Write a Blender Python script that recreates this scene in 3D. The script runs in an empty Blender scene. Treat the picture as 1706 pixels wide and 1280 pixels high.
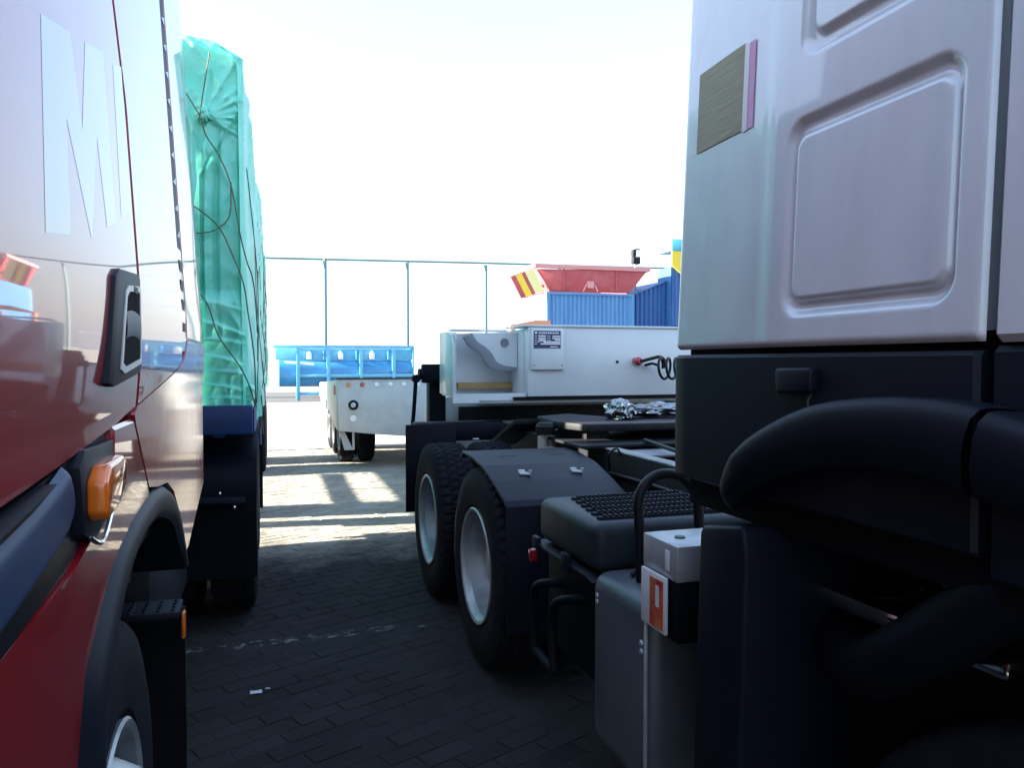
import bpy, bmesh, math, random
from mathutils import Vector, Matrix, noise
R = math.radians
random.seed(7)
sc = bpy.context.scene
COL = sc.collection

# ------------------------------------------------------------------ camera
CAM_H = 1.63
cam_d = bpy.data.cameras.new("camera"); cam = bpy.data.objects.new("camera", cam_d); COL.objects.link(cam)
cam_d.sensor_width = 36; cam_d.lens = 1300 / 1706 * 36
cam_d.clip_start = 0.02; cam_d.clip_end = 5000
cam.location = (0, 0, CAM_H)
cam.rotation_euler = (R(90 - 1.63), 0, R(-17.424))
sc.camera = cam

# ------------------------------------------------------------------ world, sun, exposure
SUN_EL = 16.5
SUN_DIR = Vector((-1, 0.10, 0)).normalized()          # horizontal direction towards the sun
w = bpy.data.worlds.new("World"); sc.world = w; w.use_nodes = True
nt = w.node_tree; nt.nodes.clear()
sky = nt.nodes.new("ShaderNodeTexSky"); sky.sky_type = 'NISHITA'; sky.sun_disc = False
sky.sun_elevation = R(SUN_EL); sky.sun_rotation = math.atan2(SUN_DIR.x, SUN_DIR.y)
sky.air_density = 1.2; sky.dust_density = 2.5; sky.ozone_density = 3.5
bg = nt.nodes.new("ShaderNodeBackground"); bg.inputs[1].default_value = 0.10
out = nt.nodes.new("ShaderNodeOutputWorld")
# pale haze thickening towards the horizon, the same all the way round
tcw = nt.nodes.new("ShaderNodeTexCoord"); sep = nt.nodes.new("ShaderNodeSeparateXYZ"); nt.links.new(tcw.outputs["Generated"], sep.inputs[0])
ab = nt.nodes.new("ShaderNodeMath"); ab.operation = 'ABSOLUTE'; nt.links.new(sep.outputs["Z"], ab.inputs[0])
om = nt.nodes.new("ShaderNodeMath"); om.operation = 'SUBTRACT'; om.inputs[0].default_value = 1; nt.links.new(ab.outputs[0], om.inputs[1])
pw = nt.nodes.new("ShaderNodeMath"); pw.operation = 'POWER'; pw.inputs[1].default_value = 4; nt.links.new(om.outputs[0], pw.inputs[0])
hz_f = nt.nodes.new("ShaderNodeMath"); hz_f.operation = 'MULTIPLY_ADD'; hz_f.inputs[1].default_value = .6; hz_f.inputs[2].default_value = .25; nt.links.new(pw.outputs[0], hz_f.inputs[0])
hmix = nt.nodes.new("ShaderNodeMix"); hmix.data_type = 'RGBA'; hmix.inputs[7].default_value = (1.5, 1.55, 1.65, 1)
nt.links.new(hz_f.outputs[0], hmix.inputs[0]); nt.links.new(sky.outputs[0], hmix.inputs[6])
nt.links.new(hmix.outputs[2], bg.inputs[0]); nt.links.new(bg.outputs[0], out.inputs[0])
sun_d = bpy.data.lights.new("sun", 'SUN'); sun_d.energy = 5.0; sun_d.angle = R(0.5); sun_d.color = (1.0, 0.92, 0.78)
sun = bpy.data.objects.new("sun", sun_d); COL.objects.link(sun)
sd = Vector((SUN_DIR.x * math.cos(R(SUN_EL)), SUN_DIR.y * math.cos(R(SUN_EL)), math.sin(R(SUN_EL))))
sun.rotation_euler = sd.to_track_quat('Z', 'Y').to_euler()
sun.location = (-30, 5, 20)
vs = sc.view_settings
vs.view_transform = 'Standard'; vs.look = 'None'; vs.gamma = 1; vs.use_curve_mapping = False
vs.exposure = 3.1
sc.render.engine = 'CYCLES'
sc.cycles.max_bounces = 8; sc.cycles.use_denoising = True

# ------------------------------------------------------------------ materials
MATS = {}
def mat(name, col, rough=0.5, metal=0.0, coat=0.0, col2=None, nscale=4.0, nlo=0.4, nhi=0.7, bump=0.0, bscale=40.0,
        rough2=None, spec=0.5, coat_rough=0.03, trans=0.0, detail=5.0, stretch=None, island=0.0, coat_bump=0.0, cb_scale=1.5, emit=None):
    if name in MATS: return MATS[name]
    m = bpy.data.materials.new(name); m.use_nodes = True; MATS[name] = m
    n = m.node_tree.nodes; l = m.node_tree.links
    b = n["Principled BSDF"]
    b.inputs["Base Color"].default_value = (*col, 1); b.inputs["Roughness"].default_value = rough
    b.inputs["Metallic"].default_value = metal; b.inputs["Coat Weight"].default_value = coat
    b.inputs["Coat Roughness"].default_value = coat_rough; b.inputs["Specular IOR Level"].default_value = spec
    tc = n.new("ShaderNodeTexCoord"); src = tc.outputs["Object"]
    if stretch:
        mp = n.new("ShaderNodeMapping"); mp.inputs["Scale"].default_value = stretch
        l.new(src, mp.inputs[0]); src = mp.outputs[0]
    if col2 is not None or rough2 is not None:
        no = n.new("ShaderNodeTexNoise"); no.inputs["Scale"].default_value = nscale; no.inputs["Detail"].default_value = detail
        no.inputs["Roughness"].default_value = 0.62
        l.new(src, no.inputs["Vector"])
        mr = n.new("ShaderNodeMapRange"); mr.inputs[1].default_value = nlo; mr.inputs[2].default_value = nhi
        l.new(no.outputs[0], mr.inputs[0])
        if col2 is not None:
            mx = n.new("ShaderNodeMix"); mx.data_type = 'RGBA'
            mx.inputs[6].default_value = (*col, 1); mx.inputs[7].default_value = (*col2, 1)
            l.new(mr.outputs[0], mx.inputs[0]); cout = mx.outputs[2]
            if island:
                ge = n.new("ShaderNodeNewGeometry"); oi = n.new("ShaderNodeObjectInfo")
                ad = n.new("ShaderNodeMath"); ad.operation = 'ADD'
                l.new(ge.outputs["Random Per Island"], ad.inputs[0]); l.new(oi.outputs["Random"], ad.inputs[1])
                fr = n.new("ShaderNodeMath"); fr.operation = 'FRACT'; l.new(ad.outputs[0], fr.inputs[0])
                m2 = n.new("ShaderNodeMapRange"); m2.inputs[3].default_value = 1 - island; m2.inputs[4].default_value = 1 + island
                l.new(fr.outputs[0], m2.inputs[0])
                vm = n.new("ShaderNodeVectorMath"); vm.operation = 'SCALE'
                l.new(cout, vm.inputs[0]); l.new(m2.outputs[0], vm.inputs["Scale"]); cout = vm.outputs[0]
            l.new(cout, b.inputs["Base Color"])
        if rough2 is not None:
            m3 = n.new("ShaderNodeMapRange"); m3.inputs[3].default_value = rough; m3.inputs[4].default_value = rough2
            l.new(mr.outputs[0], m3.inputs[0]); l.new(m3.outputs[0], b.inputs["Roughness"])
    if bump:
        nb = n.new("ShaderNodeTexNoise"); nb.inputs["Scale"].default_value = bscale; nb.inputs["Detail"].default_value = 4
        l.new(src, nb.inputs["Vector"])
        bp = n.new("ShaderNodeBump"); bp.inputs["Strength"].default_value = bump; bp.inputs["Distance"].default_value = 0.01
        l.new(nb.outputs[0], bp.inputs["Height"]); l.new(bp.outputs[0], b.inputs["Normal"])
    if coat_bump:
        nb = n.new("ShaderNodeTexNoise"); nb.inputs["Scale"].default_value = cb_scale; nb.inputs["Detail"].default_value = 1
        l.new(src, nb.inputs["Vector"])
        bp = n.new("ShaderNodeBump"); bp.inputs["Strength"].default_value = coat_bump; bp.inputs["Distance"].default_value = 0.02
        l.new(nb.outputs[0], bp.inputs["Height"]); l.new(bp.outputs[0], b.inputs["Coat Normal"])
    if trans:
        tr = n.new("ShaderNodeBsdfTranslucent"); tr.inputs[0].default_value = (*col, 1)
        ms = n.new("ShaderNodeMixShader"); ms.inputs[0].default_value = trans
        l.new(b.outputs[0], ms.inputs[1]); l.new(tr.outputs[0], ms.inputs[2])
        l.new(ms.outputs[0], n["Material Output"].inputs[0])
    return m

RED = mat("red_paint", (0.24, 0.006, 0.014), 0.35, coat=1.0, coat_bump=0.03, cb_scale=2.2, col2=(0.28, 0.02, 0.03), nscale=9, nlo=.55, nhi=.9)
RED2 = mat("red_paint_mottled", (0.24, 0.008, 0.016), 0.4, coat=.8, coat_rough=.09, col2=(0.36, 0.12, 0.12), nscale=5, nlo=.45, nhi=.85)  # red mottled with a paler pink by noise
SILVER = mat("silver_paint", (0.66, 0.70, 0.75), 0.4, metal=.08, coat=.9, coat_rough=.05, coat_bump=0.025, cb_scale=2.5, col2=(0.56, 0.59, 0.64), nscale=3, stretch=(3, 3, .7), nlo=.42, nhi=.85)
BLACKP = mat("black_plastic", (0.0025, 0.0035, 0.009), 0.58, spec=.14, col2=(0.005, 0.006, 0.011), nscale=6, nlo=.4, nhi=.8, bump=.08, bscale=250)
NAVYP = mat("dark_grey_plastic", (0.003, 0.0055, 0.014), 0.52, spec=.22, col2=(0.006, 0.009, 0.018), nscale=3, bump=.05, bscale=300)
STEPP = mat("blue_grey_gloss_trim", (0.014, 0.036, 0.10), 0.5, spec=.3)
GLOSSB = mat("gloss_black_trim", (0.004, 0.005, 0.009), 0.35, spec=.2)
RUBBER = mat("tyre_rubber", (0.005, 0.006, 0.010), 0.8, spec=.15, col2=(0.014, 0.015, 0.019), nscale=7, nlo=.5, nhi=.85, bump=.15, bscale=60)
DARKFR = mat("chassis_steel", (0.008, 0.009, 0.013), 0.6, spec=.25, col2=(0.022, 0.022, 0.024), nscale=8, nlo=.5, nhi=.8, bump=.2, bscale=30)
VOID = mat("underbody_black", (0.004, 0.004, 0.006), 0.9, spec=.1)
RAILTOP = mat("worn_rail_steel", (0.30, 0.32, 0.32), 0.45, metal=.3, col2=(0.14, 0.15, 0.16), nscale=6)
RIM = mat("rim_steel", (0.40, 0.43, 0.45), 0.42, metal=.5, col2=(0.18, 0.19, 0.20), nscale=7, nlo=.42, nhi=.8)
ALU = mat("aluminium_tank", (0.12, 0.14, 0.165), 0.42, metal=.35, col2=(0.075, 0.085, 0.10), nscale=4, nlo=.45, nhi=.8, bump=.12, bscale=7)
ALUL = mat("pale_aluminium", (0.50, 0.53, 0.55), 0.4, metal=.4, col2=(0.38, 0.4, 0.42), nscale=8)
CHROME = mat("chrome", (0.75, 0.78, 0.8), 0.12, metal=1.0)
AMBER = mat("amber_lens", (0.75, 0.16, 0.01), 0.12, coat=1, spec=.6)
REDLENS = mat("red_lens", (0.35, 0.01, 0.015), 0.15, coat=1)
WHITEP = mat("white_trailer_paint", (0.66, 0.69, 0.70), 0.35, coat=.3, col2=(0.56, 0.58, 0.6), nscale=2.5, nlo=.45, nhi=.8, coat_rough=.15)
WHITES = mat("greyer_white_paint", (0.50, 0.53, 0.54), 0.45, col2=(0.40, 0.41, 0.42), nscale=4, nlo=.4, nhi=.75)  # greyer white for the lower and rear trailer parts
WHITED = mat("white_decal", (0.22, 0.20, 0.22), 0.3, coat=1.0)
for m_ in (WHITED, RED): m_.node_tree.nodes["Principled BSDF"].inputs["Coat IOR"].default_value = 1.75
BLUED = mat("plate_blue", (0.025, 0.03, 0.11), 0.35)
PLATEW = mat("plate_white", (0.75, 0.76, 0.78), 0.4)
TAN = mat("tan_streaked", (0.42, 0.27, 0.10), 0.7, col2=(0.30, 0.2, 0.09), nscale=14, stretch=(1, .2, 4))
GREYM = mat("grey_primer", (0.22, 0.24, 0.27), 0.6)
GREEN = mat("green_tarp", (0.16, 0.74, 0.54), 0.42, coat=.2, coat_rough=.3, trans=.12, col2=(0.30, 0.85, 0.68), nscale=3.5, bump=.35, bscale=14)
ROPE = mat("rope", (0.09, 0.10, 0.07), 0.9, col2=(0.17, 0.15, 0.10), nscale=60)
BLUEF = mat("blue_frame_paint", (0.008, 0.035, 0.13), 0.5, spec=.3, col2=(0.012, 0.025, 0.07), nscale=6)
CYAN = mat("sky_blue_paint", (0.07, 0.32, 0.50), 0.5, col2=(0.10, 0.38, 0.55), nscale=4, coat=.3)
CYAND = mat("blue_tank_paint", (0.03, 0.20, 0.42), 0.4, coat=.3, col2=(0.05, 0.24, 0.44), nscale=2)
CONTB = mat("blue_container_paint", (0.08, 0.24, 0.50), 0.55, col2=(0.12, 0.29, 0.53), nscale=3, stretch=(1, 1, .2))
CONTB2 = mat("deep_blue_container_paint", (0.022, 0.10, 0.30), 0.5, col2=(0.035, 0.13, 0.35), nscale=5, stretch=(1, 1, .2))
HRED = mat("hopper_red", (0.42, 0.07, 0.08), 0.5, col2=(0.50, 0.12, 0.13), nscale=3)
PINKR = mat("hopper_rim_pale_red", (0.66, 0.28, 0.28), 0.5)
YEL = mat("warning_yellow", (0.85, 0.62, 0.05), 0.45)
TEAL = mat("teal_panel", (0.08, 0.36, 0.50), 0.45)
POSTG = mat("fence_green_grey", (0.10, 0.21, 0.22), 0.5)
WIRE = mat("fence_wire", (0.45, 0.5, 0.5), 0.5)
ORANGE = mat("orange_steel", (0.65, 0.26, 0.13), 0.5)
FOIL = mat("crumpled_foil", (0.32, 0.33, 0.34), 0.22, metal=1.0, bump=.25, bscale=18)
OLIVE = mat("olive_paper", (0.33, 0.34, 0.22), 0.6, col2=(0.27, 0.28, 0.16), nscale=14, stretch=(1, .5, 6), bump=.1, bscale=30)
PINK = mat("pink_print", (0.72, 0.32, 0.55), 0.5, col2=(0.6, 0.45, 0.68), nscale=30)
LAMPW = mat("white_reflector", (0.85, 0.86, 0.86), 0.2, coat=1)
HOSE = mat("black_hose", (0.006, 0.007, 0.011), 0.45, spec=.3)
GLASS = mat("cab_glass", (0.01, 0.015, 0.02), 0.04, coat=1)
PAPERW = mat("white_scrap", (0.6, 0.62, 0.62), 0.6)
STAIN = mat("faded_sticker_red", (0.5, 0.04, 0.03), 0.35, col2=(0.62, 0.2, 0.08), nscale=25)

# pavers: grey-beige concrete with dark spots and pale scuffs; near aisle shade painted in
def paver_mat():
    m = bpy.data.materials.new("paver_concrete"); m.use_nodes = True
    n = m.node_tree.nodes; l = m.node_tree.links; b = n["Principled BSDF"]
    ge = n.new("ShaderNodeNewGeometry"); oi = n.new("ShaderNodeObjectInfo")
    def nz(scale, det=5, rough=.6):
        q = n.new("ShaderNodeTexNoise"); q.inputs["Scale"].default_value = scale; q.inputs["Detail"].default_value = det; q.inputs["Roughness"].default_value = rough
        l.new(ge.outputs["Position"], q.inputs["Vector"]); return q.outputs[0]
    def mapr(src, a, b_, c=0., d=1.):
        q = n.new("ShaderNodeMapRange"); q.inputs[1].default_value = a; q.inputs[2].default_value = b_; q.inputs[3].default_value = c; q.inputs[4].default_value = d
        l.new(src, q.inputs[0]); return q.outputs[0]
    def mth(op, a, b_):
        q = n.new("ShaderNodeMath"); q.operation = op
        for k, v in enumerate((a, b_)):
            if isinstance(v, (int, float)): q.inputs[k].default_value = v
            else: l.new(v, q.inputs[k])
        return q.outputs[0]
    def mix(f, a, b_):
        q = n.new("ShaderNodeMix"); q.data_type = 'RGBA'
        l.new(f, q.inputs[0])
        for k, v in ((6, a), (7, b_)):
            if isinstance(v, tuple): q.inputs[k].default_value = (*v, 1)
            else: l.new(v, q.inputs[k])
        return q.outputs[2]
    base = mix(mapr(nz(2.4), .35, .72), (0.36, 0.34, 0.29), (0.25, 0.24, 0.21))
    # aisle shade painted into the near pavers as a ragged tyre-black patch
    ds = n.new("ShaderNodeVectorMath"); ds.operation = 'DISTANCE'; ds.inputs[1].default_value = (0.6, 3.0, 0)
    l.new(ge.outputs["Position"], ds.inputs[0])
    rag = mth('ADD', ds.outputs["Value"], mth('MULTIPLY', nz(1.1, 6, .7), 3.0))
    shade_stain = mapr(rag, 4.8, 6.2, .93, 0.)
    col = mix(shade_stain, base, (0.0065, 0.0085, 0.0125))
    spots = mapr(nz(5.5, 6, .7), .58, .74, 0., .6)
    col = mix(spots, col, (0.035, 0.034, 0.034))
    pale = mapr(nz(3.1, 7, .75), .62, .74, 0., .28)
    col = mix(pale, col, (0.22, 0.22, 0.21))
    fr = mth('FRACT', mth('ADD', ge.outputs["Random Per Island"], oi.outputs["Random"]), 0.)
    vm = n.new("ShaderNodeVectorMath"); vm.operation = 'SCALE'; l.new(col, vm.inputs[0]); l.new(mapr(fr, 0., 1., .88, 1.09), vm.inputs["Scale"])
    l.new(vm.outputs[0], b.inputs["Base Color"]); b.inputs["Roughness"].default_value = .95; b.inputs["Specular IOR Level"].default_value = .08
    bp = n.new("ShaderNodeBump"); bp.inputs["Strength"].default_value = .5; bp.inputs["Distance"].default_value = .008
    l.new(nz(60, 4), bp.inputs["Height"]); l.new(bp.outputs[0], b.inputs["Normal"])
    return m
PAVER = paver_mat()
def ground_mat(name, c1, c2):
    return mat(name, c1, 0.9, col2=c2, nscale=.6, nlo=.3, nhi=.75, bump=.3, bscale=25)
SANDJ = ground_mat("joint_sand", (0.012, 0.0125, 0.014), (0.022, 0.022, 0.022))
CONC = mat("pale_concrete", (0.33, 0.315, 0.275), 0.85, col2=(0.26, 0.25, 0.225), nscale=.9, nlo=.35, nhi=.7, bump=.2, bscale=15)

# worn paint line: real paint with gaps where the noise has eaten it away
def worn_paint():
    m = bpy.data.materials.new("worn_line_paint"); m.use_nodes = True
    n = m.node_tree.nodes; l = m.node_tree.links; b = n["Principled BSDF"]
    b.inputs["Base Color"].default_value = (.5, .5, .46, 1); b.inputs["Roughness"].default_value = .8
    tc = n.new("ShaderNodeTexCoord"); no = n.new("ShaderNodeTexNoise"); no.inputs["Scale"].default_value = 14; no.inputs["Detail"].default_value = 8
    no.inputs["Roughness"].default_value = .7
    l.new(tc.outputs["Object"], no.inputs["Vector"])
    mr = n.new("ShaderNodeMapRange"); mr.inputs[1].default_value = .52; mr.inputs[2].default_value = .62; mr.inputs[4].default_value = .28
    l.new(no.outputs[0], mr.inputs[0]); l.new(mr.outputs[0], b.inputs["Alpha"])
    return m
WORN = worn_paint()

# ------------------------------------------------------------------ mesh helpers
WO = {}
class MB:
    def __init__(s): s.bm = bmesh.new()
    def poly(s, pts):
        vs_ = [s.bm.verts.new(p) for p in pts]
        try: return s.bm.faces.new(vs_)
        except ValueError: return None
    def box(s, x0, x1, y0, y1, z0, z1, bev=0.0, seg=2, M=None):
        b = bmesh.new()
        r = bmesh.ops.create_cube(b, size=1)
        for v in b.verts:
            v.co = Vector(((x0 + x1) / 2 + v.co.x * (x1 - x0), (y0 + y1) / 2 + v.co.y * (y1 - y0), (z0 + z1) / 2 + v.co.z * (z1 - z0)))
        if bev: bmesh.ops.bevel(b, geom=list(b.edges), offset=bev, segments=seg, affect='EDGES', profile=.5, clamp_overlap=True)
        if M: bmesh.ops.transform(b, matrix=M, verts=b.verts)
        s.merge(b); return s
    def merge(s, b):
        mp = {}
        for v in b.verts: mp[v] = s.bm.verts.new(v.co)
        for f in b.faces: s.bm.faces.new([mp[v] for v in f.verts])
        b.free()
    def prism(s, prof, axis, a0, a1, bev=0.0, seg=2):
        b = bmesh.new()
        def P(p, a):
            return {'x': (a, p[0], p[1]), 'y': (p[0], a, p[1]), 'z': (p[0], p[1], a)}[axis]
        v0 = [b.verts.new(P(p, a0)) for p in prof]; v1 = [b.verts.new(P(p, a1)) for p in prof]
        n = len(prof)
        b.faces.new(v0); b.faces.new(list(reversed(v1)))
        for i in range(n): b.faces.new([v0[(i + 1) % n], v0[i], v1[i], v1[(i + 1) % n]])
        bmesh.ops.recalc_face_normals(b, faces=b.faces)
        if bev: bmesh.ops.bevel(b, geom=list(b.edges), offset=bev, segments=seg, affect='EDGES', profile=.5, clamp_overlap=True)
        big = [f for f in b.faces if len(f.verts) > 4]
        if big: bmesh.ops.triangulate(b, faces=big)
        s.merge(b); return s
    def tube(s, pts, r, n=8, closed=False):
        pts = [Vector(p) for p in pts]; N = len(pts); rings = []
        up = Vector((0, 0, 1)); prev = None
        for i, p in enumerate(pts):
            a = pts[(i - 1) % N] if (closed or i > 0) else p
            c = pts[(i + 1) % N] if (closed or i < N - 1) else p
            t = (c - a).normalized()
            if prev is None:
                u = t.cross(up);  u = t.cross(Vector((1, 0, 0))) if u.length < .05 else u
            else: u = prev - t * prev.dot(t)
            u.normalize(); prev = u; v = t.cross(u)
            rr = r[i] if isinstance(r, (list, tuple)) else r
            rings.append([s.bm.verts.new(p + (u * math.cos(k * 2 * math.pi / n) + v * math.sin(k * 2 * math.pi / n)) * rr) for k in range(n)])
        for i in range(N if closed else N - 1):
            A, B = rings[i], rings[(i + 1) % N]
            for k in range(n): s.bm.faces.new([A[k], A[(k + 1) % n], B[(k + 1) % n], B[k]])
        if not closed:
            s.bm.faces.new(list(reversed(rings[0]))); s.bm.faces.new(rings[-1])
        return s
    def lathe(s, c, axis, prof, n=32, close=False):
        c = Vector(c); ax = {'x': Vector((1, 0, 0)), 'y': Vector((0, 1, 0)), 'z': Vector((0, 0, 1))}[axis]
        e1 = {'x': Vector((0, 1, 0)), 'y': Vector((0, 0, 1)), 'z': Vector((1, 0, 0))}[axis]; e2 = ax.cross(e1)
        rings = []
        for a, r in prof:
            if r < 1e-5: rings.append([s.bm.verts.new(c + ax * a)] * n)
            else: rings.append([s.bm.verts.new(c + ax * a + (e1 * math.cos(2 * math.pi * k / n) + e2 * math.sin(2 * math.pi * k / n)) * r) for k in range(n)])
        for A, B in zip(rings[:-1], rings[1:]):
            for k in range(n):
                q = []
                for v in (A[k], A[(k + 1) % n], B[(k + 1) % n], B[k]):
                    if v not in q: q.append(v)
                if len(q) > 2: s.bm.faces.new(q)
        return s
    def grid(s, fn, nu, nv, flip=False):
        V = [[s.bm.verts.new(fn(i / nu, j / nv)) for j in range(nv + 1)] for i in range(nu + 1)]
        for i in range(nu):
            for j in range(nv):
                q = [V[i][j], V[i + 1][j], V[i + 1][j + 1], V[i][j + 1]]
                s.bm.faces.new(q[::-1] if flip else q)
        return s
    def build(s, name, m, parent=None, label=None, bev=0.0, smooth=35, recalc=True, **props):
        if bev: bmesh.ops.bevel(s.bm, geom=[e for e in s.bm.edges if len(e.link_faces) == 2 and e.calc_face_angle(0) > .5], offset=bev, segments=2, affect='EDGES', clamp_overlap=True)
        if recalc: bmesh.ops.recalc_face_normals(s.bm, faces=s.bm.faces)
        o_ = Vector((0, 0, 0))
        if parent is not None: o_ = WO[parent.name]
        bmesh.ops.translate(s.bm, verts=s.bm.verts, vec=-o_)
        me = bpy.data.meshes.new(name); s.bm.to_mesh(me); s.bm.free()
        if smooth:
            me.shade_smooth(); me.set_sharp_from_angle(angle=R(smooth))
        if m: me.materials.append(m)
        ob = bpy.data.objects.new(name, me); COL.objects.link(ob)
        WO[ob.name] = o_.copy()
        if parent is not None: ob.parent = parent
        if label: ob["label"] = label
        for k, v in props.items(): ob[k] = v
        return ob
def thing(name, label, cat, loc=(0, 0, 0), group=None):
    o = bpy.data.objects.new(name, None); COL.objects.link(o); o.empty_display_size = .2
    o.location = loc; o["label"] = label; o["category"] = cat; o["kind"] = "thing"
    if group: o["group"] = group
    WO[o.name] = Vector(loc); return o
def place(src, parent, loc, rotz=0, name=None):
    """copy of a mesh object (and its children) placed under another thing"""
    c = src.copy(); COL.objects.link(c); c.parent = parent
    c.location = Vector(loc) - (WO[parent.name] if parent else Vector((0, 0, 0))); c.rotation_euler = (0, 0, rotz)
    WO[c.name] = Vector(loc)
    for ch in src.children:
        d = ch.copy(); COL.objects.link(d); d.parent = c
    return c
def seqbox(name, m, parent, *a, bev=.006, label=None): return MB().box(*a, bev=bev).build(name, m, parent, label)
def lerp(pts, t, i=0, j=1):
    """piecewise linear: value of column j at column i = t"""
    if t <= pts[0][i]: return pts[0][j]
    for a, b in zip(pts[:-1], pts[1:]):
        if t <= b[i]:
            return a[j] + (b[j] - a[j]) * (t - a[i]) / max(1e-9, b[i] - a[i])
    return pts[-1][j]
def smoothline(pts, n=8):
    P = [Vector(p) for p in pts]; out_ = []
    for i in range(len(P) - 1):
        p0 = P[max(0, i - 1)]; p1 = P[i]; p2 = P[i + 1]; p3 = P[min(len(P) - 1, i + 2)]
        for k in range(n):
            t = k / n
            out_.append(.5 * ((2 * p1) + (p2 - p0) * t + (2 * p0 - 5 * p1 + 4 * p2 - p3) * t * t + (3 * p1 - p0 - 3 * p2 + p3) * t ** 3))
    out_.append(P[-1]); return out_

# ------------------------------------------------------------------ ground
g = MB()
g.poly([(-400, -200, -.0045), (400, -200, -.0045), (400, 15.02, -.0045), (-400, 15.02, -.0045)])
ground = g.build("ground", SANDJ, smooth=0, kind="structure"); WO["ground"] = Vector((0, 0, 0))
# concrete yard beyond the pavers, in slabs with open joints
cy = MB(); cy.poly([(-900, 15.03, -.03), (900, 15.03, -.03), (900, 2500, -.03), (-900, 2500, -.03)])
yard = cy.build("concrete_yard", SANDJ, smooth=0, kind="structure")
for (y0, y1) in ((15.05, 22.6), (22.66, 32.4)):
    for x0 in (-22.5, -13.5, -4.5, 4.5, 13.5):
        s_ = MB().box(x0 + .02, x0 + 8.98, y0, y1, -.2, .0 + random.uniform(-.003, .003))
        s_.build("concrete_slab", CONC, yard, smooth=0)
ar = MB(); ar.poly([(-900, 32.45, -.002), (900, 32.45, -.002), (900, 44.04, -.002), (-900, 44.04, -.002)])
ar.build("asphalt_road", mat("asphalt", (0.055, 0.056, 0.06), .9, col2=(0.075, 0.075, 0.078), nscale=.8), smooth=0, kind="structure")
far = MB(); far.poly([(-900, 44.05, -.004), (900, 44.05, -.004), (900, 2500, -.004), (-900, 2500, -.004)])
far.build("far_ground", CONC, smooth=0, kind="structure")
# pavers, running bond turned 22 degrees
PW, PD, GAP = .225, .1125, .0045
ang = R(24); ca, sa = math.cos(ang), math.sin(ang)
def paver_mesh(hx, hy, h=.02):
    b = MB(); c = .004
    t = [(-hx + c, -hy + c, 0), (hx - c, -hy + c, 0), (hx - c, hy - c, 0), (-hx + c, hy - c, 0)]
    m_ = [(-hx, -hy, -.003), (hx, -hy, -.003), (hx, hy, -.003), (-hx, hy, -.003)]
    d = [(x, y, -.028) for x, y, z in m_]
    return t, m_, d
pt, pm, pdn = paver_mesh((PW - GAP) / 2, (PD - GAP) / 2)
pv = MB()
pv.poly(pt)
for a_, b_ in ((pt, pm), (pm, pdn)):
    for i in range(4): pv.poly([b_[i], b_[(i + 1) % 4], a_[(i + 1) % 4], a_[i]])
bmesh.ops.remove_doubles(pv.bm, verts=pv.bm.verts, dist=1e-5)
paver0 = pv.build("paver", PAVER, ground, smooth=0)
cells = []
for i in range(-110, 200):
    for j in range(-220, 330):
        u = i * PW + (PW / 2 if j % 2 else 0); v = j * PD
        x = u * ca - v * sa; y = u * sa + v * ca
        if -3.4 < x < 4.6 and 1.2 < y < 14.95: cells.append((x, y))
near = sorted([c for c in cells if -.34 < c[0] < 1.22 and c[1] > 2.95], key=lambda c: c[1])[:300]
nearset = set(near)
first = True
for (x, y) in near:
    o = paver0 if first else paver0.copy()
    if not first: COL.objects.link(o)
    first = False
    o.location = (x, y, random.uniform(-.003, .0015)); o.rotation_euler = (R(random.uniform(-.8, .8)), R(random.uniform(-.8, .8)), ang + R(random.uniform(-1, 1)))
rest = MB()
for (x, y) in cells:
    if (x, y) in nearset: continue
    z = random.uniform(-.003, .0015); tl = random.uniform(-.012, .012); a2 = ang + R(random.uniform(-1, 1)); c2, s2 = math.cos(a2), math.sin(a2)
    def T(p): return (x + p[0] * c2 - p[1] * s2, y + p[0] * s2 + p[1] * c2, p[2] + z + p[0] * tl)
    rings = [[rest.bm.verts.new(T(p)) for p in ring] for ring in (pt, pm, pdn)]
    rest.bm.faces.new(rings[0])
    for A, B in ((rings[0], rings[1]), (rings[1], rings[2])):
        for k in range(4): rest.bm.faces.new([B[k], B[(k + 1) % 4], A[(k + 1) % 4], A[k]])
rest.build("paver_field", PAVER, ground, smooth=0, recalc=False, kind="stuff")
# worn painted line across the aisle
ml = MB(); ml.poly([(-.75, 4.60, .004), (.95, 4.69, .004), (.95, 4.79, .004), (-.75, 4.70, .004)])
ml.build("road_marking", WORN, smooth=0, kind="structure")

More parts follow.
